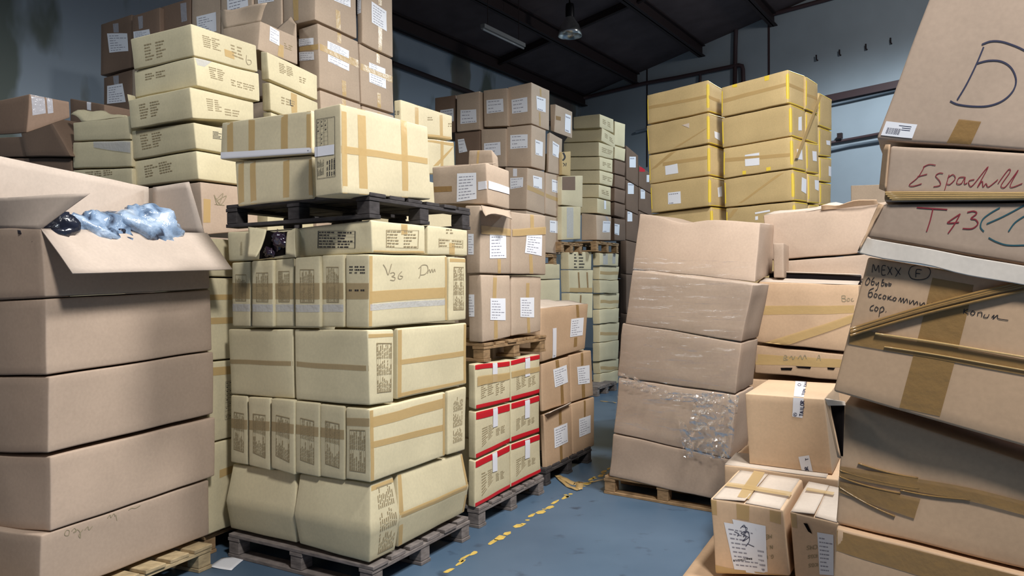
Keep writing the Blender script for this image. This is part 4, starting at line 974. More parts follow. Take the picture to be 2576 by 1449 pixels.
c.paper('L', [(1152, 436), (1199, 434), (1200, 500), (1150, 508)], 8, seed=9).tape(('R', [(1228, 454), (1284, 473), (1284, 490), (1228, 474)]), mat='white_tape', off=.004, label='white printed tape').tape(('L', [(1204, 457), (1228, 454), (1228, 474), (1204, 478)]), mat='white_tape', off=.004)
c.printing('R', [(1232, 460), (1282, 477), (1282, 486), (1232, 470)], 1, 6, False, 'ink').tape(('L', [(1092, 470), (1138, 468), (1138, 482), (1092, 484)]), mat='brown_tape')
c.panel([c.D(0, 1, 1), c.D(0, 0, 1), c.D(0, 0, 1) + T10.a * .14 + Vector((0, 0, .02)), c.D(0, 1, 1) + T10.a * .16 + Vector((0, 0, .035))], M['brown'], 'flap')
c.panel([c.D(.02, 0, 1) + T10.nR * .0, c.D(1, 0, 1), c.D(1, .3, .98), c.D(0, .3, .99)], M['brown'], 'flap')
c.panel([T10.onR(1210, 516, .02), T10.onR(1284, 530, .02), T10.onR(1282, 545, .10), T10.onR(1222, 543, .12)], M['brown'], 'loose_flap', amp=.03)
Tk = Stack(1240, 5.85, 28, 59)
c = car(Tk, (1238, 375, 1242, 420), (1178, 376, 1176, 424), (1254, 396, 1256, 426), mat='brown', lab='small pale brown carton peeping above the open-topped one by the aisle')
c.tape(('L', [(1202, 375), (1208, 375), (1204, 412), (1199, 412)]))
fill(Tk, .2, .33, Tk.onR(1241, 424).z, 4, 'brown', 'hidden carton low behind the open-topped one', 'hidden cartons behind the open-topped one')

# ------------------------------------------------------------ next aisle stack: brown labelled cartons on a dark pallet
T11 = Stack(1364, 6.42, 28, 60)
G11 = 'brown labelled cartons of the low aisle stack'
c = car(T11, (1362, 774, 1359, 912), None, (1481, 763, 1472, 878), mat='kraft', lb=.7, open_top=True, lab='wide brown carton with lifted flaps on top of the low aisle stack', grp=G11)
lab_face(c, 'R', [(1433, 803), (1467, 799), (1464, 844), (1430, 849)]); c.tape(('R', [(1387, 827), (1396, 826), (1396, 902), (1387, 905)]), mat='white_tape', off=.003, label='white printed tape').printing('R', [(1389, 832), (1394, 831), (1394, 898), (1389, 900)], 2, 3, False, 'blue_ink', 5, True)
c.tape(('R', [(1446, 765), (1453, 765), (1455, 798), (1448, 799)]), mat='brown_tape').tape(('R', [(1442, 850), (1450, 849), (1449, 872), (1440, 874)]), mat='brown_tape')
c.panel([c.D(0, .02, 1), c.D(1, .02, 1), c.D(1, .45, 1) + Vector((0, 0, .03)), c.D(0, .45, 1) + Vector((0, 0, .09))], M['inner_or_lit'], 'flap', amp=.02)
c.panel([c.D(0, .98, 1), c.D(1, .98, 1), c.D(1, .5, 1) + Vector((0, 0, .02)), c.D(0, .5, 1) + Vector((0, 0, .11))], M['inner_or_lit'], 'flap', amp=.02)
c = car(T11, (1363, 914, 1366, 1036), (1352, 916, 1356, 1036), (1432, 895, 1437, 1014), mat='kraft', lab='brown labelled carton in the middle row of the low aisle stack, near end', grp=G11)
lab_face(c, 'R', [(1390, 930), (1424, 918), (1428, 962), (1394, 976)]); c.tape(('R', [(1396, 905), (1404, 903), (1406, 928), (1398, 930)]), mat='brown_tape').tape(('R', [(1408, 970), (1415, 968), (1418, 1016), (1410, 1018)]), mat='brown_tape')
c = car(T11, (1434, 893, 1438, 1013), None, (1488, 880, 1494, 996), mat='kraft', lb=.6, lab='brown labelled carton in the middle row of the low aisle stack, far end', grp=G11)
lab_face(c, 'R', [(1450, 923), (1482, 918), (1483, 963), (1453, 968)]); c.tape(('R', [(1460, 888), (1466, 886), (1467, 918), (1461, 920)]), mat='brown_tape').tape(('R', [(1462, 968), (1470, 966), (1471, 1000), (1463, 1002)]), mat='brown_tape')
c = car(T11, (1367, 1042, 1376, 1179), (1356, 1042, 1362, 1178), (1437, 1016, 1441, 1153), mat='kraft', lab='brown labelled carton in the bottom row of the low aisle stack, near end', grp=G11)
lab_face(c, 'R', [(1392, 1078), (1426, 1064), (1428, 1112), (1394, 1128)]); c.tape(('R', [(1404, 1028), (1411, 1026), (1412, 1066), (1405, 1070)]), mat='brown_tape').tape(('R', [(1406, 1122), (1413, 1120), (1414, 1165), (1408, 1167)]), mat='brown_tape')
c.panel([c.D(.03, .02, 1), c.D(.9, .02, 1), c.D(.9, .0, 1) + T11.nR * .03 + Vector((0, 0, .03)), c.D(.03, 0, 1) + T11.nR * .05 + Vector((0, 0, .02))], M['inner_or_lit'], 'flap')
c = car(T11, (1439, 1015, 1443, 1152), None, (1496, 998, 1496, 1121), mat='kraft', lb=.6, lab='brown labelled carton in the bottom row of the low aisle stack, far end', grp=G11)
lab_face(c, 'R', [(1455, 1054), (1485, 1044), (1485, 1088), (1456, 1101)]); c.tape(('R', [(1467, 1008), (1472, 1006), (1472, 1048), (1468, 1050)]), mat='brown_tape')
pallet(Vector((T11.p.x, T11.p.y, 0)) - T11.a * .0 + T11.nR * .02, T11.a, T11.b, 1.0, .8, 0.0, 'dark_wood', 'dark pallet on the floor under the low aisle stack')

# ------------------------------------------------------------ tall brown stack farther down the left side
T9 = Stack(1337, 10.5, 30, 58)
G9 = 'brown labelled cartons of the tall middle stack'
def b9(C, L, R, lab, lq=None, rq=None, mat='brown', **k):
    c = car(T9, C, L, R, mat=mat, lab=lab, grp=G9, **k)
    if lq: c.paper('L', lq, 4)
    if rq: c.paper('R', rq, 2)
    return c
c = b9((1337, 206, 1337, 311), (1277, 219, 1279, 317), (1383, 227, 1382, 329), 'brown carton at the top near corner of the tall middle stack', [(1287, 251), (1327, 244), (1327, 281), (1288, 286)], [(1349, 241), (1372, 248), (1372, 283), (1350, 276)])
c.tape(('R', [(1357, 222), (1361, 224), (1362, 243), (1358, 242)])).tape(('R', [(1355, 282), (1359, 283), (1360, 318), (1356, 316)]))
c = b9((1276, 220, 1278, 317), (1215, 227, 1217, 319), None, 'brown carton left of the top near corner one of the tall middle stack', [(1224, 252), (1266, 248), (1267, 281), (1225, 286)], la=.5)
c = b9((1206, 228, 1206, 326), (1148, 238, 1149, 332), None, 'brown carton set back at the top of the tall middle stack, third along', [(1159, 277), (1198, 275), (1199, 308), (1159, 312)], la=.5, off=.06)
c = b9((1146, 238, 1146, 332), (1093, 246, 1094, 344), None, 'dark brown carton farthest left at the top of the tall middle stack', [(1108, 277), (1141, 273), (1142, 305), (1108, 310)], la=.5, mat='dusk')
c = b9((1337, 313, 1337, 420), (1274, 319, 1275, 420), (1374, 327, 1372, 430), 'brown carton in the second row of the tall middle stack, near corner', [(1284, 340), (1328, 338), (1328, 372), (1284, 375)], [(1346, 351), (1365, 358), (1364, 394), (1347, 388)])
c = b9((1383, 331, 1379, 433), (1375, 336, 1373, 434), (1415, 349, 1412, 441), 'brown carton turned out at the far end of the second row, tall middle stack', None, [(1390, 354), (1406, 365), (1405, 398), (1390, 390)], off=.02)
c = b9((1273, 322, 1273, 420), (1209, 324, 1211, 420), None, 'brown carton in the second row behind the small pale one, label half hidden', [(1218, 361), (1259, 357), (1260, 390), (1218, 394)], la=.5)
c = b9((1207, 327, 1207, 420), (1143, 333, 1145, 420), None, 'dark brown carton in the second row with a peeling label', [(1152, 351), (1168, 349), (1176, 381), (1155, 385)], la=.5, mat='dusk', off=.02)
c = b9((1327, 421, 1325, 527), (1270, 420, 1270, 526), (1371, 432, 1371, 540), 'brown carton in the third row of the tall middle stack with tape band, near corner', [(1284, 448), (1317, 446), (1316, 470), (1284, 476)], [(1340, 441), (1363, 447), (1363, 476), (1341, 470)], off=.03)
c.tape(('R', [(1326, 464), (1371, 486), (1371, 496), (1326, 476)])).tape(('L', (1291, 424, 1301, 444)), mat='white_tape')
c = b9((1373, 433, 1372, 538), None, (1412, 437, 1411, 548), 'brown carton in the third row of the tall middle stack with tape band, far end', None, [(1388, 451), (1406, 456), (1406, 487), (1388, 482)], lb=.4)
c.tape(('R', [(1372, 486), (1411, 502), (1411, 511), (1372, 496)]))
c = b9((1325, 529, 1325, 635), (1270, 528, 1270, 632), (1370, 541, 1370, 640), 'brown carton in the fourth row hidden behind the slack-taped ones', None, None, off=.03)
c = b9((1371, 541, 1371, 636), None, (1411, 549, 1411, 640), 'brown carton in the fourth row of the tall middle stack above a pallet', None, [(1383, 554), (1403, 556), (1403, 587), (1383, 584)], lb=.4)
c = b9((1398, 261, 1394, 332), (1383, 262, 1384, 329), (1441, 281, 1440, 349), 'small brown carton turned askew on the far end of the tall middle stack', None, [(1421, 286), (1436, 291), (1435, 336), (1420, 330)], off=.02)
c.tape(('R', [(1398, 291), (1410, 294), (1410, 304), (1398, 301)]), mat='brown_tape')
p = T9.onR(1325, 662); pallet(Vector((p.x, p.y, 0)), T9.a, T9.b, .9, 1.05, p.z, 'tan_wood', 'tan pallet high in the tall middle stack above cream cartons')
G9c = 'cream cartons under the tall middle stack'
c = car(T9, (1325, 664, 1325, 704), (1275, 662, 1275, 702), (1409, 664, 1409, 702), lab='upper cream carton under the raised pallet of the tall middle stack', grp=G9c)
c = car(T9, (1325, 705, 1325, 790), (1275, 703, 1275, 790), (1409, 703, 1409, 790), lab='lower cream carton under the tall middle stack, behind the lifted flaps', grp=G9c)
fill(T9, .85, .5, T9.onR(1325, 792).z, 2, 'cream', 'hidden carton low in the tall middle stack', 'hidden cartons of the tall middle stack')

fill(T9, .5, .95, T9.onL(1240, 421).z - .06, 6, 'brown', 'hidden brown carton low in the left side of the tall middle stack', 'hidden brown cartons of the tall middle stack', ob=1.02 - .5)
# ------------------------------------------------------------ cream stack at the end of the aisle
T12 = Stack(1507, 12.2, 29, 60)
G12 = 'dull cream cartons of the stack at the end of the aisle'
rows = [((1509, 286, 1509, 320), (1442, 294, 1442, 324), (1544, 300, 1544, 335)), ((1515, 321, 1513, 355), (1440, 325, 1417, 359), (1548, 341, 1548, 373)), ((1507, 357, 1507, 393), (1417, 360, 1418, 394), (1544, 369, 1543, 401)),
        ((1509, 394, 1509, 427), (1419, 395, 1419, 428), (1542, 402, 1541, 435)), ((1509, 428, 1509, 462), (1419, 429, 1420, 462), (1543, 437, 1541, 469)), ((1507, 464, 1507, 497), (1420, 463, 1421, 496), (1538, 471, 1537, 505)), ((1503, 498, 1503, 536), (1420, 497, 1421, 536), (1537, 507, 1537, 542))]
od = ('topmost', 'second', 'third', 'fourth', 'fifth', 'sixth', 'seventh')
for i, (C_, L_, R_) in enumerate(rows):
    c = car(T12, C_, L_, R_, lab=f'{od[i]} flat cream carton down the near column of the stack at the aisle end', grp=G12, n=3)
    if i < 6: c.printing('R', [(C_[0] + 6, C_[1] + 12), (R_[0] - 4, R_[1] + 10), (R_[0] - 4, R_[3] - 10), (C_[0] + 6, C_[3] - 10)], 3, 2, False, seed=i)
    if i == 6: c.paper('R', (1519, 504, 1524, 526), 0)
ys = [306, 368, 403, 440, 474, 510, 546]
for i in range(6):
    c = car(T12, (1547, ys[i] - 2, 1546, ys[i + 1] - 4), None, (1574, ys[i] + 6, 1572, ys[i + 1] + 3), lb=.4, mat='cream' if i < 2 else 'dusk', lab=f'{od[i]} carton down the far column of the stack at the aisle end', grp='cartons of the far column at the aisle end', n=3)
c = car(T12, (1500, 540, 1502, 604), (1462, 536, 1462, 605), (1538, 545, 1537, 605), mat='brown', lab='brown carton with label and torn plastic on the raised pallet at the aisle end', off=.06)
c.paper('R', [(1516, 556), (1535, 557), (1533, 585), (1515, 584)], 2).tape(('R', [(1520, 540), (1526, 541), (1532, 556), (1527, 556)]), mat='clear_tape')
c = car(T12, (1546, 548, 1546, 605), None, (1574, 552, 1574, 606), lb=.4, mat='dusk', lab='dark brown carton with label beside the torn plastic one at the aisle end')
c.paper('R', [(1542, 562), (1558, 565), (1557, 592), (1543, 588)], 2)
p = T12.onR(1500, 632, .08); pallet(Vector((p.x, p.y, 0)), T12.a, T12.b, .95, 1.0, p.z, 'tan_wood', 'tan raised pallet carrying the cream stack at the aisle end', h=.16)
# odd cartons left of it
T12b = Stack(1430, 11.35, 29, 60)
c = car(T12b, (1414, 382, 1414, 440), None, (1437, 380, 1436, 444), lb=.3, mat='gold', lab='small tan carton with a black printed mark left of the aisle-end stack')
c.write('R', [[(1416, 384), (1420, 392), (1420, 398), (1415, 404)]], 4, 'black_ink', 'printed_mark').write('R', [[(1416, 410), (1420, 414), (1417, 418)], [(1424, 410), (1423, 418)]], 1.6, 'black_ink', 'printed_mark')
c = car(T12b, (1413, 443, 1413, 516), None, (1467, 441, 1466, 522), lb=.4, mat='sand', lab='open cream carton with a dark inside under the black-marked one')
v, f, fm = [], [], []; c.patch(v, f, fm, 'R', [c.uv('R', *q) for q in ((1414, 445), (1446, 444), (1446, 478), (1414, 478))], .002, 0, 2, 2); link('dark_opening', v, f, M['dusk'], c.o)  # flat dark patch stands in for the shaded inside
c = car(T12b, (1413, 519, 1413, 604), None, (1462, 519, 1461, 602), lb=.4, mat='cream', lab='cream carton on end on the raised pallet left of the aisle-end stack')
c.tape(('R', (1425, 522, 1442, 598)), mat='clear_tape')
p = T12b.onR(1412, 634, .02); pallet(Vector((p.x, p.y, 0)), T12b.a, T12b.b, .75, .7, p.z, 'tan_wood', 'raised pallet under the cream carton on end, left of the aisle-end stack', h=.15)
Gs = 'cream cartons under the raised pallet left of the aisle end'
c = car(T12b, (1430, 634, 1431, 678), (1409, 634, 1410, 678), (1489, 633, 1488, 679), lab='cream carton with bold print directly under the raised pallet', grp=Gs)
c.printing('R', (1443, 637, 1452, 676), 5, 1, False, 'black_ink').printing('R', (1454, 637, 1472, 676), 5, 1, False, 'black_ink', 4)
c = car(T12b, (1431, 679, 1433, 736), (1409, 679, 1411, 736), (1493, 679, 1492, 737), lab='cream carton with two upright tapes under the boldly printed one', grp=Gs)
for x in (1452, 1474): c.tape(('R', [(x, 679), (x + 4, 679), (x + 7, 737), (x + 3, 737)]), mat='brown_tape')
c.tape(('R', (1433, 724, 1492, 736)))
c = car(T12b, (1433, 737, 1434, 800), (1411, 737, 1412, 800), (1492, 738, 1491, 800), lab='cream carton just above the lifted flaps of the low aisle stack', grp=Gs)
c.tape(('R', [(1458, 738), (1462, 738), (1460, 796), (1456, 796)]), mat='brown_tape')
fill(T12b, .55, .4, T12b.onR(1434, 802).z, 3, 'cream', 'hidden carton low on the left of the aisle end', 'hidden cartons at the aisle end')
Gt = 'crushed cream cartons of the lower tier at the aisle end'
tt = [635, 668, 704, 738, 778, 815, 862, 910, 940, 976]
for i in range(9):
    y0, y1 = tt[i], tt[i + 1]; g = (.03, .0, .015, -.02, .02, 0, .015, -.01, .01)[i]
    f = lambda y: 722 + (y - 722) * .955
    c = car(T12, (1509, y0 + 1, 1509, y1), (1490, y0 + 1, 1491, y1), (1558, f(y0), 1556, f(y1)), lab='crushed cream carton at the aisle end, ' + ('top of the lower tier, film hanging over it', 'second of the lower tier', 'third of the lower tier', 'fourth of the lower tier', 'middle of the lower tier', 'sixth of the lower tier', 'seventh of the lower tier', 'second from the floor pallet', 'lowest, on the floor pallet')[i], grp=Gt, off=g, amp=.012, n=3)
    if i % 2: c.tape(('R', (1510, (y0 + y1) / 2 - 3, 1556, (y0 + y1) / 2 + 5)))
    if i == 0: c.tape(('R', (1516, 636, 1528, 666)), mat='clear_tape').tape(('R', (1540, 634, 1548, 664)), mat='clear_tape')
p0 = at_height(1503, 998, 0); pallet(Vector((p0.x, p0.y, 0)) , T12.a, T12.b, .8, .6, 0, 'grey_wood', 'grey floor pallet under the stack at the end of the aisle')
# dim cartons beyond, darker board standing in for the weak light
T13 = Stack(1575, 14.8, 31, 60)
G13 = 'dim brown cartons at the back of the aisle'
ry = [366, 452, 528, 604, 690, 790, 880]
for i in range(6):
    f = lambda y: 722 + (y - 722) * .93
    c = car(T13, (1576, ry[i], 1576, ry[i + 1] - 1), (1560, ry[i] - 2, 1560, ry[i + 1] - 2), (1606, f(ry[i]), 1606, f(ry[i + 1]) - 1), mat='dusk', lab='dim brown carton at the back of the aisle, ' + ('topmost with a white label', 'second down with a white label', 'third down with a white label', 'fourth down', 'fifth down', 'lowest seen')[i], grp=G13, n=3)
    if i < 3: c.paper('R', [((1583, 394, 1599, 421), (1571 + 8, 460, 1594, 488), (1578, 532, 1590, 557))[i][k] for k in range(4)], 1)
ry = [415, 470, 530, 610, 700, 800, 880]
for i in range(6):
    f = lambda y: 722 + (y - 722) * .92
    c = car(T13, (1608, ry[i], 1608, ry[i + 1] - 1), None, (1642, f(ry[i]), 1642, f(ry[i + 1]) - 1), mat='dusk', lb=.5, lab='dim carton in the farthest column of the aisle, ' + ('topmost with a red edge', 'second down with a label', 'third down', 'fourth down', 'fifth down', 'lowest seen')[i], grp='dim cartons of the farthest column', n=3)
    if i == 0: c.tape(('R', (1608, 420, 1622, 432)), mat='red_tape').paper('R', (1626, 440, 1633, 458), 0)
    if i == 1: c.paper('R', (1611, 476, 1622, 500), 1).tape(('R', (1622, 468, 1640, 473)), mat='red_tape')
    if i == 2: c.tape(('R', (1622, 505, 1640, 510)), mat='red_tape')
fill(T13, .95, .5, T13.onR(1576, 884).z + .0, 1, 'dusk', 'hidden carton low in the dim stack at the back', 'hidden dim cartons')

# ------------------------------------------------------------ yellow-taped tall stack at the back
T14 = Stack(1992, 8.1, 46, 36)
G14 = 'yellow-edged cartons of the tall back stack'
def yel(C, L, R, lab, lb=None, off=0.0, edges=True, **k):
    kk = {} if L else dict(lb=lb or .5)
    kk.update(k)
    c = car(T14, C, L, R, mat='gold', lab=lab, grp=G14, off=off, **kk)
    w = .022; e = w / c.la; h = w / c.lc
    seg = [('R', 0, 0, min(e * 1.2, .4), 1), ('R', 0, 1 - h * .6, 1, 1), ('R', 0, 0, 1, h * .6)]
    if L:
        seg += [('L', 0, 0, w / c.lb, 1)]
        c.tape_uv(('L', 1 - w / c.lb, 0, 1, 1), mat='yellow_tape', name='edge_tape', label='bright yellow tape along the edges')
    if edges: c.tape_uv(*seg, mat='yellow_tape', name='edge_tape', label='bright yellow tape along the edges')
    return c
w_ = ('top', 'second', 'third', 'fourth', 'lowest visible')
LC = [((1781, 200, 1782, 281), (1627, 239, 1628, 313), (1812, 221, 1808, 288)), ((1782, 283, 1783, 360), (1626, 316, 1630, 389), (1811, 292, 1812, 369)), ((1784, 363, 1784, 440), (1631, 390, 1633, 463), (1813, 373, 1813, 447)),
      ((1785, 442, 1786, 518), (1635, 463, 1637, 536), (1816, 450, 1816, 521)), ((1790, 520, 1792, 598), (1638, 538, 1641, 612), (1818, 523, 1819, 598))]
T14L = Stack(1783, 8.9, 46, 36)
T14_, T14 = T14, T14L
for i, (C_, L_, R_) in enumerate(LC):
    kx = 2.1; R_ = (C_[0] + (R_[0] - C_[0]) * kx, C_[1] + (R_[1] - C_[1]) * kx * .93, C_[2] + (R_[2] - C_[2]) * kx, C_[3] + (R_[3] - C_[3]) * kx * .93)
    c = yel(C_, L_, R_, w_[i] + ' yellow-edged carton of the left column in the tall back stack', off=.01 * (i % 2))
    if i == 0: c.tape(('L', [(1629, 268), (1781, 238), (1781, 246), (1629, 276)])).tape(('R', [(1783, 240), (1810, 250), (1810, 258), (1783, 248)]))
    if i == 1:
        c.paper('R', [(1796, 330), (1810, 335), (1810, 354), (1797, 346)], 0); c.tape(('L', [(1773, 325), (1781, 322), (1700, 376), (1688, 378)]))
        v, f, fm = [], [], []; c.patch(v, f, fm, 'L', [c.uv('L', *q) for q in ((1719, 314), (1737, 309), (1737, 322), (1729, 318))], .003, 0, 1, 1); link('torn_patch', v, f, M['inner_or_lit'], c.o)
    if i == 2: c.paper('L', [(1676, 417), (1708, 411), (1710, 435), (1677, 440)], 0).tape(('L', [(1695, 378), (1712, 374), (1652, 422), (1636, 428)])).tape(('L', [(1670, 408), (1783, 391), (1783, 400), (1670, 417)]))
    if i == 3: c.paper('L', [(1683, 485), (1715, 481), (1716, 511), (1684, 514)], 2).paper('R', [(1804, 472), (1815, 468), (1816, 494), (1806, 496)], 0)
T14 = T14_
RC = [((1982, 174, 1983, 259), (1814, 220, 1813, 295), (2026, 190, 2026, 275)), ((1989, 261, 1991, 342), (1814, 297, 1816, 372), (2026, 277, 2027, 353)), ((1992, 343, 1994, 423), (1818, 373, 1819, 449), (2027, 355, 2029, 432)),
      ((1995, 425, 1997, 504), (1820, 450, 1822, 522), (2031, 434, 2032, 509)), ((1999, 506, 2000, 590), (1825, 524, 1827, 600), (2033, 511, 2034, 590))]
for i, (C_, L_, R_) in enumerate(RC):
    c = yel(C_, L_, R_, w_[i] + ' yellow-edged carton of the near right column in the tall back stack', off=(-.02, .0, .01, .01, .02)[i])
    if i == 0:
        c.tape(('L', [(1815, 250), (1981, 207), (1981, 216), (1815, 260)])).tape(('R', [(1984, 208), (2026, 226), (2026, 234), (1984, 217)]))
        c.tape(('L', [(1926, 190), (1938, 187), (1938, 200), (1927, 203)]), mat='yellow_tape', name='edge_tape').tape(('L', [(1844, 212), (1857, 209), (1857, 218), (1845, 220)]), mat='yellow_tape', name='edge_tape')
    if i == 1: c.paper('R', [(2008, 295), (2016, 293), (2017, 328), (2008, 328)], 0)
    if i == 2: c.paper('L', [(1877, 389), (1914, 383), (1914, 390), (1877, 393)], 0).paper('L', [(1877, 400), (1914, 396), (1914, 414), (1878, 418)], 0).tape(('L', [(1820, 398), (1993, 384), (1993, 393), (1820, 408)])).paper('R', [(2004, 374), (2017, 376), (2018, 402), (2005, 400)], 0)
    if i == 2: c.tape(('L', [(1931, 421), (1942, 419), (1942, 428), (1931, 430)]), mat='yellow_tape', name='edge_tape').tape(('L', [(1871, 430), (1880, 429), (1880, 438), (1871, 439)]), mat='yellow_tape', name='edge_tape')
    if i == 3: c.tape(('L', [(1972, 428), (1984, 426), (1858, 518), (1846, 521)])).paper('R', [(2016, 446), (2028, 452), (2027, 488), (2015, 480)], 0)
    if i == 4: c.paper('L', [(1903, 534), (1940, 528), (1941, 532), (1904, 538)], 0).paper('L', [(1904, 544), (1911, 543), (1911, 552), (1904, 553)], 0).tape(('L', [(1846, 526), (1860, 524), (1842, 546), (1828, 552)]))
RX = [((2027, 191, 2027, 275), (2058, 211, 2058, 288)), ((2028, 279, 2028, 353), (2058, 288, 2059, 364)), ((2029, 356, 2030, 433), (2060, 362, 2061, 438)), ((2033, 436, 2033, 510), (2061, 441, 2062, 512)), ((2035, 513, 2035, 590), (2062, 515, 2062, 590))]
for i, (C_, R_) in enumerate(RX):
    c = yel(C_, None, R_, w_[i] + ' yellow-edged carton behind the near right column of the tall back stack', .5, off=(.0, -.02, .0, .02, .0)[i])
    if i == 0: c.paper('R', [(2056, 250), (2065, 248), (2065, 282), (2056, 284)], 0).tape(('R', [(2027, 234), (2058, 246), (2058, 252), (2027, 241)]))
    if i == 2: c.paper('R', [(2043, 380), (2054, 381), (2054, 406), (2044, 404)], 0)
    if i == 3: c.paper('R', [(2049, 453), (2060, 454), (2059, 480), (2050, 476)], 0)
RY = [((2060, 232, 2060, 316), (2094, 250, 2093, 328)), ((2061, 318, 2061, 392), (2093, 330, 2092, 396)), ((2062, 394, 2062, 456), (2093, 398, 2092, 460)), ((2063, 458, 2063, 516), (2092, 462, 2091, 516)), ((2063, 518, 2063, 590), (2091, 518, 2091, 590))]
for i, (C_, R_) in enumerate(RY):
    c = yel(C_, None, R_, w_[i] + ' yellow-edged carton of the farthest column in the tall back stack', .5, off=-.06)
    if i in (1, 2, 4): c.paper('R', [[(2078, 353), (2088, 354), (2088, 366), (2079, 364)], [(2084, 418), (2092, 420), (2091, 444), (2084, 442)], [(2078, 524), (2090, 526), (2090, 546), (2078, 544)]][(1, 2, 4).index(i)], 0)
# slanting strapping tape from corner to corner
m = MB(); a, b = T14.onR(2062, 238, .035), T14.onR(2000, 398, .03); b2 = T14.onR(2008, 398, .03); a2 = T14.onR(2068, 240, .035)
o = link('strapping_tape', [a, a2, b2, b], [(0, 1, 2, 3)], M['tape']); solid(o, .002); tag(o, 'tan tape stretched slantwise across the aisle side of the yellow-edged stack', 'packing tape')
fill(T14L, .3, 1.0, T14L.onL(1780, 600).z - .03, 4, 'gold', 'hidden carton low in the left column of the yellow-edged stack', 'hidden cartons of the yellow-edged stack')
fill(T14, .55, .98, T14.onR(2000, 592).z - .03, 4, 'gold', 'hidden carton low in the right columns of the yellow-edged stack', 'hidden cartons of the yellow-edged stack, right')

# ------------------------------------------------------------ leaning film-wrapped stack
T15 = Stack(1850, 5.5, 30, 53)
G15 = 'big brown cartons of the film-wrapped leaning stack'
W = [((1914, 560, 1900, 711), (1609, 537, 1591, 677), (1948, 564, 1944, 690)), ((1895, 714, 1866, 860), (1589, 679, 1573, 815), None), ((1866, 862, 1850, 992), (1566, 812, 1551, 948), None), ((1852, 994, 1836, 1157), (1555, 950, 1543, 1088), None), ((1868, 1163, 1850, 1270), (1542, 1089, 1531, 1199), None)]
nm = ('topmost carton of the film-wrapped leaning stack, its top edge crushed', 'second carton of the film-wrapped leaning stack, film drawn tight over it', 'middle carton of the film-wrapped leaning stack', 'fourth carton of the film-wrapped leaning stack, bunched film at its corner', 'lowest carton of the film-wrapped leaning stack, sagging over its pallet')
w_c = []
for i, (C_, L_, R_) in enumerate(W):
    ks = dict(amp=.008, la=.56, n=14 if i in (0, 4) else 6)
    if i == 0: ks['sag'] = (.075, .80 - .02, .12)
    c = Carton(T15, C_, L_, None if i else R_, **{k: v for k, v in ks.items() if k != 'n' and not (i == 0 and k == 'la')})
    if i == 0:
        # top edge: dent between the corners
        c.sag = (.05, .62, .16)
    c.make(M['pink'], nm[i], G15, n=ks['n']); w_c.append(c)
c = w_c[0]
c = w_c[4]
p15 = at_height(1530, 1243, 0); pp = Vector((p15.x, p15.y, 0)) - T15.b * .98
pallet(pp + T15.a * .0, T15.a, T15.b, .8, 1.02, 0, 'tan_wood', 'tan pallet on the floor under the film-wrapped leaning stack')
# stretch film: two wrinkled belts clinging to the stack
def belt(pts_top, pts_bot, off, mat, nx, ny, amp, fr, name, label, cat, seed=0.0, group=None, flat=False):
    vs, fs = [], []
    def along(pts, t):
        k = t * (len(pts) - 1); i = min(int(k), len(pts) - 2); f = k - i
        return (pts[i][0] * (1 - f) + pts[i + 1][0] * f, pts[i][1] * (1 - f) + pts[i + 1][1] * f)
    for j in range(ny + 1):
        for i in range(nx + 1):
            a, b = along(pts_top, i / nx), along(pts_bot, i / nx); y = j / ny
            px, py = a[0] * (1 - y) + b[0] * y, a[1] * (1 - y) + b[1] * y
            v = T15.onL(px, py, off)
            nz = noise.noise(Vector((px / fr[0] + seed, py / fr[1], seed))) + .5 * noise.noise(Vector((px / fr[0] * 2.3, py / fr[1] * 2.6 + seed, 3)))
            vs.append(v + T15.nL * amp * (nz + .3))
    for j in range(ny):
        for i in range(nx):
            q = j * (nx + 1) + i; fs.append((q, q + 1, q + nx + 2, q + nx + 1))
    return tag(link(name, vs, fs, M[mat], None, None, True), label, cat, group)
belt([(1596, 645), (1700, 652), (1904, 660)], [(1575, 818), (1700, 842), (1864, 868)], .016, 'film', 40, 60, .008, (150, 7), 'stretch_film', 'clear stretch film pulled tight in fine creases round the upper leaning stack', 'stretch film', 1.7, 'stretch film on the leaning stack')
belt([(1569, 815), (1700, 840), (1864, 866)], [(1546, 1075), (1700, 1110), (1836, 1150)], .018, 'film', 50, 60, .012, (70, 16), 'stretch_film', 'clear loose stretch film wrinkled round the lower half of the leaning stack', 'stretch film', 5.1, 'stretch film on the leaning stack')
belt([(1557, 935), (1610, 952), (1680, 985), (1740, 990), (1800, 985)], [(1556, 962), (1608, 980), (1672, 1005), (1735, 1012), (1800, 1008)], .04, 'film_bunch', 60, 14, .022, (22, 6), 'stretch_film', 'bunched rope of clear film running slantwise across the leaning stack', 'stretch film', 9.1, 'stretch film on the leaning stack')
belt([(1748, 992), (1800, 990), (1862, 994)], [(1728, 1130), (1790, 1152), (1838, 1158)], .05, 'film_bunch', 34, 40, .03, (16, 14), 'stretch_film', 'crumpled wad of clear film hanging at the near corner of the leaning stack', 'stretch film', 13.1, 'stretch film on the leaning stack')
belt([(1706, 1050), (1722, 1062), (1740, 1090)], [(1722, 1148), (1728, 1152), (1745, 1150)], .055, 'film_bunch', 12, 26, .02, (14, 20), 'stretch_film', 'loose tongue of film dangling below the crumpled wad', 'stretch film', 17.1, 'stretch film on the leaning stack')

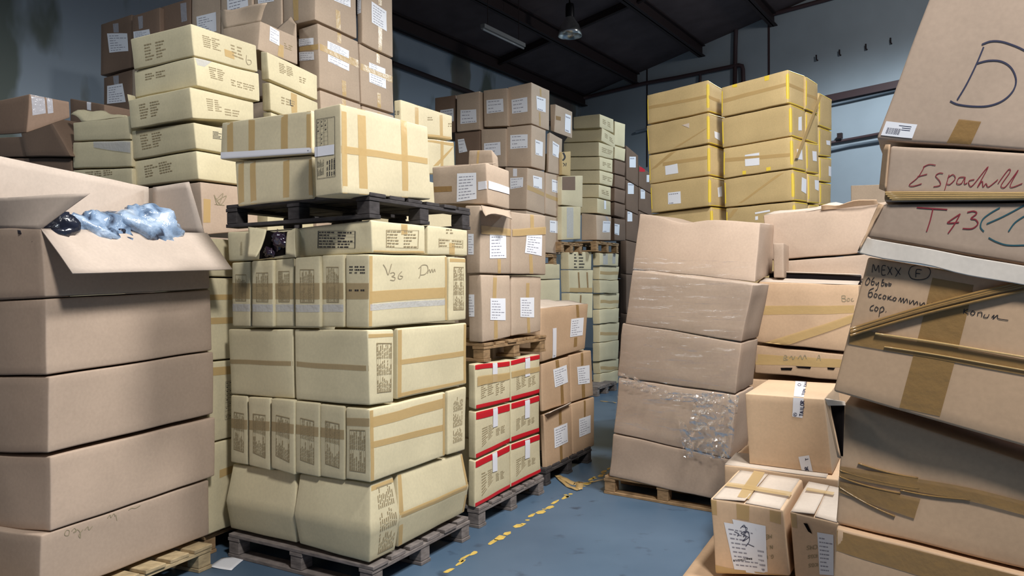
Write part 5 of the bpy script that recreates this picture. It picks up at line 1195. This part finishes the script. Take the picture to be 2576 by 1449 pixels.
# ------------------------------------------------------------ big open cartons behind the front right group
T16 = Stack(2160, 5.85, 28, 55)
u4 = car(T16, (2140, 892, 2138, 962), (1899, 868, 1897, 938), None, mat='kraft', la=.6, lab='torn pale carton under the open slotted one, holes along its foot', off=.02, amp=.012)
u4.tape(('L', [(1900, 890), (2138, 905), (2138, 926), (1900, 916)]))
v, f, fm = [], [], []
for q in ([(1968, 926), (1997, 926), (1994, 933), (1970, 932)], [(2004, 922), (2042, 922), (2040, 927), (2010, 926)], [(2084, 924), (2104, 926), (2100, 931), (2086, 929)]):
    v, f, fm = [], [], []; u4.patch(v, f, fm, 'L', [u4.uv('L', *p) for p in q], .004, 0, 2, 2); link('torn_hole_shade', v, f, M['hole'], u4.o)  # near-black patches stand in for shade in the holes
u4.write('L', [[(1975, 905), (1978, 893), (1984, 897), (1978, 900), (1985, 905), (1975, 906)], [(1990, 900), (1995, 895), (1998, 904), (2003, 895)], [(2010, 902), (2016, 894), (2020, 904), (2026, 893), (2030, 902)], [(2056, 905), (2062, 892), (2066, 906)], [(2058, 900), (2065, 900)]], 1.8, 'pencil')
u3 = car(T16, (2162, 716, 2158, 888), (1905, 707, 1900, 862), None, mat='kraft', la=.62, lab='open slotted brown carton with tan tape band and slanting tape, behind the front right boxes', off=.03, amp=.006)
u3.tape(('L', [(1906, 770), (2160, 768), (2160, 788), (1905, 793)])).tape(('L', [(1912, 880), (2030, 836), (2160, 792), (2160, 812)]) if False else ('L', [(1910, 866), (2150, 790), (2158, 808), (1935, 884)]), off=.006)
u3.write('L', [[(2158, 690), (2163, 672), (2168, 688)], [(2160, 683), (2167, 682)], [(2166, 668), (2178, 667)], [(2172, 668), (2173, 684)]], 2.0, 'red_ink')
u3.write('L', [[(2119, 744), (2120, 757)], [(2119, 744), (2127, 744), (2127, 749), (2120, 750), (2129, 753), (2127, 758), (2120, 758)], [(2134, 750), (2132, 756), (2137, 757), (2138, 751), (2134, 750)], [(2146, 750), (2142, 753), (2144, 757), (2149, 756)]], 1.5, 'pencil')
tl, tr_, bl_, br_ = u3.D(0, 1, 1), u3.D(1, 1, 1), u3.D(0, 0, 1), u3.D(1, 0, 1)
# lid halves with a black sheet between, standing in for the shaded slot
zl = Vector((0, 0, 1))
u3.panel([u3.D(.01, .99, 1) + zl * .002, u3.D(.01, .01, 1) + zl * .002, u3.D(.36, .01, 1) + zl * .03, u3.D(.36, .99, 1) + zl * .03], M['inner_or_lit'], 'flap')
fb_l, fb_r = at_depth(1934, 662, u3.D(.6, 1, 1).y), at_depth(2175, 672, u3.D(.6, 0, 1).y)
u3.panel([u3.D(.98, .98, 1) + zl * .02, u3.D(.98, .02, 1) + zl * .02, u3.D(.42, .0, 1) + zl * .085, u3.D(.42, .92, 1) + zl * .085], M['inner_or_lit'], 'flap')
u3.panel([u3.D(.40, .94, 1) + zl * .0, u3.D(.40, .0, 1), u3.D(.44, .0, 1) + zl * .07, u3.D(.44, .94, 1) + zl * .07], M['hole'], 'slot_shade', t=.003)
u1 = car(T16, (2230, 506, 2222, 632), (1916, 540, 1974, 652) if False else (1918, 540, 1930, 655), None, mat='pink', la=.6, lab='big pale carton at the back with a ragged torn rim, between film-wrapped and leaning stacks', off=-.45, amp=.01, open_top=True)
u1.panel([u1.D(0, 1, 1), u1.D(0, 0, 1), u1.D(0, 0, 1) + T16.a * .22 + zl * .03, u1.D(0, 1, 1) + T16.a * .18 + zl * .02], M['inner_or_lit'], 'torn_flap', amp=.045, n=16)
u1.panel([u1.D(0, .5, .97) + T16.nL * .01, u1.D(0, .05, .97) + T16.nL * .01, u1.D(0, .05, 1.) + T16.nL * .04 + zl * .02, u1.D(0, .5, 1.) + T16.nL * .03 + zl * .02], M['kraft'], 'torn_rim', amp=.03, n=12)
u2 = car(T16, (2220, 636, 2216, 704), (1945, 657, 1946, 704), None, mat='pink', la=.6, lab='pale carton sliver between the ragged-rimmed carton and the slotted one', off=-.40, amp=.008)
u0 = car(T16, (1973, 612, 1971, 700), (1945, 612, 1943, 700), None, mat='pink', la=.3, lab='small upright carton corner beside the top of the film-wrapped stack', off=-.06, amp=.012)
p = T16.onL(2158, 890, .03)
fill(T16, .6, 1.0, T16.onL(2138, 964).z - .01, 2, 'kraft', 'hidden carton low behind the front right boxes', 'hidden cartons behind the front right boxes', ob=-.02)
q = T16.p
T16b = Stack(2160, 5.85, 28, 55); T16b.p = q + T16.a * .66
fill(T16b, .6, 1.3, T16.onL(2216, 722, -.4).z - .03, 3, 'pink', 'hidden carton low behind the slotted one', 'hidden cartons behind the slotted one', ob=-.35)
# reddish carton far back between the yellow-edged stack and the leaning cartons
T19 = Stack(2250, 9.6, 28, 55)
c = car(T19, (2260, 462, 2260, 560), (2140, 466, 2140, 560), None, mat='brown', la=.4, lab='dull brown carton far back, against the pale blue lower wall', off=.0)
fill(T19, .4, .6, T19.onL(2260, 562).z - .03, 4, 'brown', 'hidden carton low against the far wall', 'hidden cartons against the far wall')

# ------------------------------------------------------------ front right: taped boxes on a pallet
T17 = Stack(1972, 3.75, 28, 54)
w4 = car(T17, (2112, 1206, 2112, 1390), (1820, 1168, 1826, 1330), None, mat='lit_kraft', la=.66, lab='low carton with its lid corner showing, under the logo-taped box', off=-.78, amp=.006, n=5)
w4.panel([w4.D(0, 1, 1) + zl * .004, w4.D(0, .1, 1) + zl * .004, w4.D(.5, .1, 1) + zl * .014, w4.D(.5, 1, 1) + zl * .014], M['inner_or_lit'], 'flap')
w1 = car(T17, (1972, 1283, 1990, 1452), (1784, 1252, 1798, 1446), (2014, 1203, 2030, 1372) if False else None, mat='lit_kraft', la=.68, lab='brown carton at front right with a big crooked paper label and open lid seam', amp=.005, n=7)
w1.tape(('L', [(1854, 1268), (1888, 1274), (1888, 1312), (1856, 1306)]), mat='tape').tape(('T', [(1898, 1190), (1926, 1194), (1886, 1264), (1856, 1258)]), off=.013).tape(('T', [(1830, 1222), (2000, 1250), (1994, 1260), (1822, 1231)]), off=.015)
w1.tape(('L', [(1786, 1256), (1803, 1259), (1804, 1296), (1787, 1292)]), mat='tape').tape(('L', [(1939, 1284), (1966, 1289), (1966, 1320), (1940, 1312)]), mat='tape').tape(('L', [(1798, 1420), (1850, 1432), (1990, 1449), (1798, 1452)]), mat='tape')
w1.paper('L', [(1844, 1307), (1930, 1324), (1934, 1449), (1880, 1440)], 0, seed=4, name='back_label')
w1.paper('L', [(1822, 1314), (1906, 1330), (1922, 1440), (1850, 1432)], 9, seed=5)
w1.printing('L', [(1846, 1404), (1896, 1400), (1898, 1412), (1848, 1416)], 1, 9, False, 'black_ink', 3)
w1.write('L', [[(1866, 1330), (1876, 1322), (1880, 1336), (1868, 1342), (1882, 1350), (1872, 1362), (1890, 1352)], [(1872, 1345), (1886, 1338), (1890, 1360), (1880, 1375)], [(1850, 1338), (1862, 1344), (1858, 1350)], [(1884, 1368), (1902, 1376)], [(1870, 1326), (1884, 1330), (1874, 1352)]], 1.6, 'blue_ink', off=.0034)
w1.printing('L', [(1908, 1380), (1930, 1384), (1932, 1440), (1912, 1438)], 5, 1, False, 'ink', 6)
# mirrored, upside-down letters of the print: G.W N.W ME
def upside(c, face, x0, y0, word, h, w, sl, ink='print_ink'):
    """block capitals printed upside down, first letter at the right"""
    G = {'M': [[(0, 0), (0, 1), (.5, .4), (1, 1), (1, 0)]], 'E': [[(1, 0), (0, 0), (0, 1), (1, 1)], [(0, .5), (.8, .5)]], 'N': [[(0, 0), (0, 1), (1, 0), (1, 1)]], 'W': [[(0, 1), (.25, 0), (.5, .7), (.75, 0), (1, 1)]], 'G': [[(1, .8), (.6, 1), (.1, .8), (.1, .2), (.6, 0), (1, .2), (1, .45), (.6, .45)]],
         'C': [[(1, .85), (.6, 1), (.1, .8), (.1, .2), (.6, 0), (1, .15)]], 'S': [[(1, .85), (.5, 1), (.1, .75), (.9, .3), (.5, 0), (0, .15)]], 'K': [[(0, 0), (0, 1)], [(1, 1), (0, .5), (1, 0)]], '.': [[(.2, 0), (.4, .08)]]}
    st = []
    for i, ch in enumerate(word):
        for s_ in G[ch]:
            st.append([(x0 - (i * 1.35 + x) * w, y0 + y * h - (i * 1.35 + x) * w * sl) for x, y in s_])
    for s_ in st: pass
    c.write(face, [[q for p_, n_ in zip(s_, s_[1:] + [s_[-1]]) for q in ([p_] if p_ is n_ else [p_])] for s_ in st], 1.5, ink, 'printed_letters')
upside(w1, 'L', 1944, 1345, 'ME', 9, 6, -.15); upside(w1, 'L', 1946, 1372, 'N.W', 9, 5, -.15); upside(w1, 'L', 1948, 1396, 'G.W', 9, 5, -.15)
# lid: near-left half lifted a little, paler board standing in for bright light
w1.panel([w1.D(.0, .96, 1) + zl * .003, w1.D(1, .96, 1) + zl * .003, w1.D(1, .52, 1) + zl * .006, w1.D(.0, .52, 1) + zl * .016], M['inner_or_lit'], 'lid_flap', t=.005, amp=.002).panel([w1.D(.0, .04, 1) + zl * .003, w1.D(1, .04, 1) + zl * .003, w1.D(1, .51, 1) + zl * .005, w1.D(.0, .51, 1) + zl * .006], M['inner_or_lit'], 'lid_flap', t=.005, amp=.002)
w2 = car(T17, (2112, 1316, 2124, 1490), (1985, 1285, 1999, 1455), None, mat='lit_kraft', la=.66, lab='brown carton at front right, half hidden by the leaning stack, silvery label strip', amp=.005, n=7, off=-.02)
w2.paper('L', [(2056, 1340), (2096, 1346), (2098, 1449), (2064, 1446)], 9, seed=3, style='text')
w2.tape(('T', [(2030, 1235), (2100, 1248), (2096, 1256), (2024, 1243)]), off=.014).tape(('L', [(1986, 1290), (2004, 1294), (2006, 1330), (1990, 1326)]))
upside(w2, 'L', 2056, 1372, 'CMS', 10, 7, -.1); upside(w2, 'L', 2056, 1396, 'KGS', 8, 6, -.1); upside(w2, 'L', 2058, 1418, 'KGS', 8, 6, -.1)
v, f, fm = [], [], []; w2.patch(v, f, fm, 'L', [w2.uv('L', *q) for q in ((2022, 1316), (2032, 1318), (2044, 1344), (2034, 1338))], .004, 0, 2, 2); link('torn_patch', v, f, M['hole'], w2.o)
w2.panel([w2.D(.0, .98, 1) + zl * .003, w2.D(1, .98, 1) + zl * .003, w2.D(1, .5, 1) + zl * .006, w2.D(.0, .5, 1) + zl * .016], M['inner_or_lit'], 'lid_flap', t=.005, amp=.002).panel([w2.D(.0, .04, 1) + zl * .003, w2.D(1, .04, 1) + zl * .003, w2.D(1, .49, 1) + zl * .005, w2.D(.0, .49, 1) + zl * .006], M['inner_or_lit'], 'lid_flap', t=.005, amp=.002)  # paler lid board again stands in for bright light
w3 = car(T17, (2074, 1003, 2096, 1195), (1873, 989, 1884, 1168), None, mat='lit_kraft', la=.80, lab='clean brown carton with white logo tape over its top, standing behind the label box', off=-.86, amp=.002, n=4, rad=.006)
w3.tape(('T', [(2009, 941), (2036, 942), (2024, 1000), (1999, 998)]), ('L', [(1998, 999), (2024, 1001), (2021, 1052), (1996, 1048)]), mat='white_tape', name='logo_tape', off=.002, label='white tape with dark blue logo lettering')
w3.tape(('L', [(2012, 1150), (2038, 1146), (2048, 1190), (2021, 1188)]), mat='white_tape', name='logo_tape', off=.002, label='torn end of white logo tape')
def vtext(c, face, org, along, up, word, ink='blue_ink', wd=2.0, ct=1.25):
    G = {'B': [[(0, 0), (0, 1), (.7, .95), (.8, .75), (.6, .52), (0, .5)], [(.6, .52), (.95, .3), (.75, .03), (0, 0)]], 'O': [[(.5, 0), (.95, .2), (.95, .8), (.5, 1), (.05, .8), (.05, .2), (.5, 0)]], 'T': [[(.5, 0), (.5, 1)], [(0, 1), (1, 1)]], 'I': [[(.5, 0), (.5, 1)]], 'N': [[(0, 0), (0, 1), (1, 0), (1, 1)]],
         'W': [[(0, 1), (.25, 0), (.5, .7), (.75, 0), (1, 1)]], 'L': [[(0, 1), (0, 0), (.9, 0)]], 'R': [[(0, 0), (0, 1), (.8, .9), (.8, .6), (0, .5), (1, 0)]], 'A': [[(0, 0), (.5, 1), (1, 0)], [(.2, .35), (.8, .35)]], 'M': [[(0, 0), (0, 1), (.5, .4), (1, 1), (1, 0)]]}
    st = []
    for i, ch in enumerate(word):
        for s_ in G.get(ch, []):
            st.append([(org[0] + along[0] * (i * ct + x) + up[0] * y, org[1] + along[1] * (i * ct + x) + up[1] * y) for x, y in s_])
    # letters stay angular: write each straight piece on its own
    pieces = [[a_, b_] for s_ in st for a_, b_ in zip(s_, s_[1:])]
    c.write(face, pieces, wd, ink, 'logo_lettering', off=.0030, on=True)
vtext(w3, 'L', (2023, 1047), (.35, -5.6), (-9, -.4), 'TAILOR', wd=2.2, ct=1.2)
vtext(w3, 'T', (2024.5, 996), (1.0, -4.4), (-6, -.2), 'TOM TAILOR', wd=1.3, ct=1.15)
vtext(w3, 'L', (2038, 1188), (-1.2, -6.2), (-8, 1.0), 'OR', wd=2.0); vtext(w3, 'L', (2037, 1158), (-.6, -5), (-7, 1.0), 'T', wd=1.8)
ring = [(2003 + 4.2 * math.cos(t), 1043 + 4.2 * math.sin(t)) for t in [k * math.pi / 5 for k in range(11)]]; w3.write('L', [ring], 1.2, 'blue_ink', 'logo_ring', off=.0030, on=True).write('L', [[(2005, 1046), (2001, 1043), (2005, 1041)]], 1.2, 'blue_ink', 'logo_mark', off=.0030, on=True)
ring = [(2012 + 4.0 * math.cos(t), 970 + 3.0 * math.sin(t)) for t in [k * math.pi / 5 for k in range(11)]]; w3.write('T', [ring], 1.1, 'blue_ink', 'logo_ring', off=.0030, on=True)
# floor sheet and pallet under the front right boxes
sp = [at_height(1738, 1452, .150), at_height(1794, 1348, .150)]
P1 = T17.onL(1972, 1300); base = Vector((T17.p.x, T17.p.y, 0))
o = panel_obj([sp[0] - T17.nL * -.25, sp[1], sp[1] - T17.b * .5, sp[0] - T17.nL * -.25 - T17.b * .5], M['kraft'], 'cardboard_sheet', None, .006, .004, 8, None)
zc = min(v.co.z for v in o.data.vertices)
tag(o, 'flat sheet of brown cardboard sticking out under the front right boxes', 'cardboard sheet')
pallet(base + T17.nL * .0 - T17.b * .30 - T17.a * .02, T17.a, T17.b, 1.1, .78, 0.0, 'tan_wood', 'tan pallet under the front right boxes, mostly covered by the cardboard sheet')

# ------------------------------------------------------------ leaning stack at the right edge
T18 = Stack(2100, 2.80, 28, 53)
G18 = 'leaning cartons at the right edge'
e_ = 2760
def lean(C, L, lab, mat='kraft', la=.55, **k): return car(T18, C, L, None, mat=mat, lab=lab, grp=G18, la=la, **k)
v5 = lean((e_, 1490, e_, 2350), (2102, 1327, 2062, 1862), 'lowest carton of the leaning stack at the right edge, wide tape along its top', amp=.006, off=-.06)
v5.tape(('L', [(2102, 1332), (2260, 1374), (2500, 1436), (2103, 1402)] if False else [(2102, 1334), (2740, 1490), (2740, 1580), (2104, 1384)]), mat='brown_tape')
v4 = lean((e_, 1215, e_, 1475), (2122, 1008, 2100, 1322), 'dark creased carton of the leaning stack with a torn open corner', amp=.012, n=10, off=-.09)
v4.tape(('L', [(2104, 1164), (2290, 1200), (2560, 1260), (2560, 1275)] if False else [(2104, 1168), (2740, 1294), (2740, 1330), (2104, 1196)]), mat='brown_tape', off=.006).tape(('L', [(2104, 1208), (2345, 1262), (2330, 1312), (2104, 1236)]), mat='brown_tape', off=.005)
for a_, b_ in (((2106, 1180), (2340, 1236)), ((2106, 1196), (2290, 1246)), ((2104, 1222), (2275, 1305)), ((2170, 1166), (2335, 1210)), ((2290, 1238), (2470, 1268))):
    m = MB(); n_ = 14; pts = [v4.P('L', *v4.uv('L', a_[0] + (b_[0] - a_[0]) * t / n_, a_[1] + (b_[1] - a_[1]) * t / n_ + 4 * math.sin(math.pi * t / n_)), .0035) for t in range(n_ + 1)]
    m.tube(pts, .0035, 6); m.build('twisted_tape', M['brown_tape'], v4.o, None, True)
cr_ = [v4.uv('L', *q) for q in ((2296, 1052), (2298, 1052), (2290, 1190), (2288, 1190))]
q_ = [T18.onL(2122, 1010, .012), T18.onL(2084, 1004, -.02), T18.onL(2112, 1150, .002), T18.onL(2116, 1150, .012)]
v4.panel([T18.onL(2124, 1010, .012), T18.onL(2076, 1003, -.05), T18.onL(2082, 1022, -.05), T18.onL(2126, 1022, .012)], M['inner_or_lit'], 'torn_corner', amp=.006)
v4.panel([T18.onL(2076, 1006, -.055), T18.onL(2084, 1006, -.05), T18.onL(2114, 1152, -.0), T18.onL(2108, 1150, -.01)], M['kraft'], 'torn_edge', amp=.003)
v4.panel([T18.onL(2082, 1012, -.075), T18.onL(2124, 1012, -.04), T18.onL(2120, 1148, -.012), T18.onL(2110, 1146, -.03)], M['hole'], 'hollow_shade', t=.003, amp=0)  # dark sheet stands in for shade behind the torn corner
v3 = lean((e_, 735, e_, 1180), (2183, 645, 2093, 985), 'large carton of the leaning stack covered in black handwriting and crossed tan tapes', amp=.004, n=8)
v3.tape(('L', [(2373, 668), (2480, 682), (2394, 1056), (2286, 1031)]), mat='brown_tape')
v3.tape(('L', [(2140, 822), (2700, 925), (2700, 965), (2138, 862)]), mat='brown_tape', off=.0030)
K_ = [ [(2197, 686), (2200, 666), (2207, 682), (2215, 669), (2217, 687)], [(2236, 671), (2226, 671), (2225, 692), (2236, 693)], [(2226, 681), (2234, 681)], [(2241, 672), (2254, 694)], [(2254, 674), (2241, 693)], [(2262, 676), (2277, 694)], [(2279, 676), (2264, 698)],
    [(2320, 701), (2322, 682), (2336, 683)], [(2321, 691), (2332, 692)], [(2300, 690), (2306, 676), (2326, 670), (2348, 673), (2360, 686), (2352, 702), (2330, 707), (2308, 703), (2300, 690)],
    [(2188, 698), (2181, 706), (2180, 714), (2186, 715), (2192, 706), (2188, 698)], [(2204, 698), (2197, 706), (2197, 715), (2203, 715), (2204, 708), (2197, 708)], [(2209, 710), (2211, 717), (2217, 710), (2214, 726), (2208, 731)], [(2228, 703), (2225, 718), (2231, 718), (2232, 711), (2226, 711), (2231, 703)], [(2236, 712), (2236, 719), (2241, 719), (2241, 715), (2236, 715)], [(2246, 711), (2246, 719), (2251, 719), (2252, 715), (2246, 715)],
    [(2204, 724), (2192, 729), (2189, 742), (2194, 746), (2200, 742), (2198, 734), (2190, 736)], [(2208, 737), (2205, 744), (2210, 747), (2214, 741), (2208, 737)], [(2226, 740), (2219, 742), (2219, 749), (2226, 749)], [(2234, 742), (2230, 748), (2235, 752), (2239, 746), (2234, 742)], [(2245, 744), (2244, 754)], [(2254, 745), (2246, 750), (2256, 755)], [(2263, 748), (2258, 753), (2263, 757), (2268, 752), (2263, 748)],
    [(2274, 758), (2280, 750), (2281, 760), (2288, 751), (2289, 762), (2297, 753), (2299, 763)], [(2305, 756), (2306, 765), (2315, 757), (2317, 767), (2325, 760), (2327, 768)], [(2333, 762), (2335, 770), (2344, 763), (2346, 771)], [(2354, 765), (2356, 773), (2365, 764), (2372, 768)],
    [(2206, 766), (2197, 770), (2196, 778), (2204, 779)], [(2212, 770), (2208, 777), (2213, 781), (2218, 775), (2212, 770)], [(2224, 773), (2221, 795)], [(2223, 775), (2231, 771), (2234, 780), (2224, 785)], [(2239, 783), (2241, 784)],
    [(2449, 779), (2447, 792)], [(2459, 780), (2449, 786), (2460, 793)], [(2470, 784), (2465, 790), (2470, 795), (2476, 789), (2470, 784)], [(2483, 788), (2482, 797)], [(2482, 789), (2492, 788), (2492, 799)], [(2500, 793), (2497, 800), (2506, 801), (2510, 793)], [(2516, 801), (2522, 795), (2520, 804), (2530, 795), (2532, 804), (2556, 808)]]
v3.write('L', K_, 2.0, 'black_ink', label='black pen writing')
def strand(c, a, b, r, off, mat, bow=0.0, n=16):
    m = MB(); pts = [c.P('L', *c.uv('L', a[0] + (b[0] - a[0]) * t / n, a[1] + (b[1] - a[1]) * t / n - bow * math.sin(math.pi * t / n)), off) for t in range(n + 1)]
    m.tube(pts, r, 7); return m.build('twisted_tape', M[mat], c.o, None, True)
for a_, b_ in (((2144, 824), (2700, 684)), ((2144, 832), (2700, 696)), ((2144, 840), (2700, 708)), ((2146, 830), (2700, 690))): strand(v3, a_, b_, .0055, .012, 'brown_tape')
strand(v3, (2214, 838), (2700, 918), .004, .010, 'tape')
strand(v3, (2240, 873), (2700, 952), .0025, .006, 'tape')
# slanted flap, whitened to look lit, and the T43 carton
v2b = lean((e_, 505, e_, 700), (2221, 512, 2178, 596), 'splayed carton of the leaning stack marked T43 in red with a teal ring', mat='pink', amp=.004, n=8, off=.0)
v2b.write('L', [[(2318, 522), (2400, 527)], [(2362, 524), (2356, 556), (2348, 585)], [(2434, 538), (2408, 556), (2404, 562), (2432, 560)], [(2434, 538), (2420, 566), (2405, 589)], [(2452, 534), (2468, 531), (2476, 537), (2462, 550), (2474, 553), (2480, 564), (2466, 576), (2442, 576)]], 3.2, 'red_ink', label='dark red marker writing')
v2b.write('L', [[(2534, 522), (2512, 535), (2492, 552), (2487, 572), (2496, 584)], [(2502, 564), (2540, 546), (2576, 526), (2600, 512)], [(2556, 584), (2572, 560), (2600, 540)], [(2508, 600), (2530, 612), (2560, 620), (2620, 618)]], 3.4, 'green_ink', label='teal marker ring')
v2b.panel([T18.onL(2182, 600, .02), T18.onL(2700, 690, .02), T18.onL(2700, 742, .028), T18.onL(2160, 636, .028)], M['lit_board'], 'front_flap', amp=.015, n=16, label='pale crumpled flap')
v2b.panel([T18.onL(2222, 515, .004), T18.onL(2212, 512, -.03), T18.onL(2160, 632, .06), T18.onL(2180, 598, .018)], M['kraft'], 'corner_fold', amp=.004)
v2 = lean((e_, 392, e_, 503), (2237, 362, 2221, 510), 'carton of the leaning stack with long dark red handwriting and gold tape strands below it', mat='pink', amp=.004, n=6, off=.005)
v2.tape(('L', [(2222, 480), (2700, 486), (2700, 503), (2221, 510)]), mat='brown_tape', off=.004)
for i in range(5): strand(v2, (2224 + i * 6, 484 + i * 5), (2740, 487 + i * 3.4), .0035, .008, 'tape')
v2.write('L', [[(2368, 416), (2350, 414), (2334, 420)], [(2338, 418), (2320, 445), (2296, 464), (2306, 468), (2330, 462)], [(2318, 444), (2345, 438)], [(2388, 437), (2378, 436), (2368, 443), (2378, 455), (2380, 466), (2362, 470)], [(2404, 440), (2392, 478)], [(2400, 448), (2414, 440), (2420, 450), (2406, 464), (2398, 463)], [(2444, 446), (2430, 448), (2424, 462), (2436, 462), (2446, 446), (2444, 463), (2452, 460)], [(2470, 452), (2456, 456), (2458, 468), (2468, 464), (2506, 420), (2478, 470), (2490, 456), (2492, 470), (2500, 462), (2506, 470), (2530, 452)], [(2530, 462), (2556, 428), (2560, 434), (2538, 466), (2548, 470), (2572, 440), (2580, 430), (2560, 470), (2590, 462)]], 2.2, 'red_ink', label='dark red pen writing')
v2.panel([T18.onL(2238, 363, .002), T18.onL(2224, 364, -.03), T18.onL(2214, 474, -.03), T18.onL(2228, 480, .006)], M['kraft'], 'corner_fold', amp=.002)
v1 = lean((e_, 393, e_, 394) if False else (2900, -170, 2800, 396), (2414, -206, 2200, 352), 'huge tilted carton on top of the leaning stack, big pen letter and barcode sticker', amp=.004, n=8, off=.0, la=.5, mat='pink')
v1.paper('L', [(2231, 303), (2321, 312), (2308, 348), (2217, 340)], 0, bar=True, ink='blue_ink', seed=2, name='barcode_sticker', style='none').tape(('L', [(2434, 300), (2492, 306), (2464, 371), (2401, 366)]), mat='brown_tape')
v1.write('L', [[(2487, 107), (2510, 99), (2540, 100), (2580, 113), (2610, 128)], [(2492, 113), (2474, 158), (2450, 210), (2428, 249)], [(2474, 155), (2506, 147), (2540, 149), (2566, 166), (2578, 196), (2570, 225), (2545, 250), (2510, 264), (2470, 266), (2430, 261), (2409, 252)]], 4.2, 'blue_ink', label='big dark pen letter')

# ------------------------------------------------------------ litter on the floor
vs = [at_height(*p, .006) for p in ((527, 1425), (560, 1402), (625, 1396), (585, 1434))]
o = panel_obj(vs, M['paper'], 'paper_sheet', None, .001, .012, 6); tag(o, 'crumpled sheet of white paper lying on the floor between the front stacks', 'paper')
for v in o.data.vertices: v.co.z = max(v.co.z, .003)
def scrap(pts, w, label):
    vs, fs = [], []; P_ = [at_height(x, y, .01) for x, y in smooth_line(pts, 5)]
    for i, p in enumerate(P_):
        d = (P_[min(i + 1, len(P_) - 1)] - P_[max(i - 1, 0)]).normalized(); n_ = Vector((-d.y, d.x, 0)); z = .008 + .012 * abs(noise.noise(p * 9))
        vs += [Vector((p.x, p.y, z)) + n_ * w, Vector((p.x, p.y, z + .012 * noise.noise(p * 13))) - n_ * w]
    for i in range(len(P_) - 1): fs.append((2*i, 2*i + 1, 2*i + 3, 2*i + 2))
    o = link('tape_scrap', vs, fs, M['tape'], None, None, True); solid(o, .001); return tag(o, label, 'tape scrap', 'tape scraps on the floor')
scrap([(1402, 1196), (1422, 1206), (1446, 1216), (1458, 1214), (1456, 1230)], .03, 'crumpled tan tape scrap on the floor beside the low aisle stack pallet')
scrap([(1404, 1200), (1430, 1222), (1456, 1232)], .02, 'folded end of tan tape lying under the crumpled scrap')
scrap([(1462, 1214), (1484, 1213), (1530, 1204)], .012, 'thin strand of tape reaching towards the film-wrapped stack')
scrap([(1510, 1008), (1530, 1010), (1550, 1013)], .015, 'far bit of tape on the floor near the end of the aisle')

for o in COL.objects:
    if '_o' in o.keys(): del o['_o']
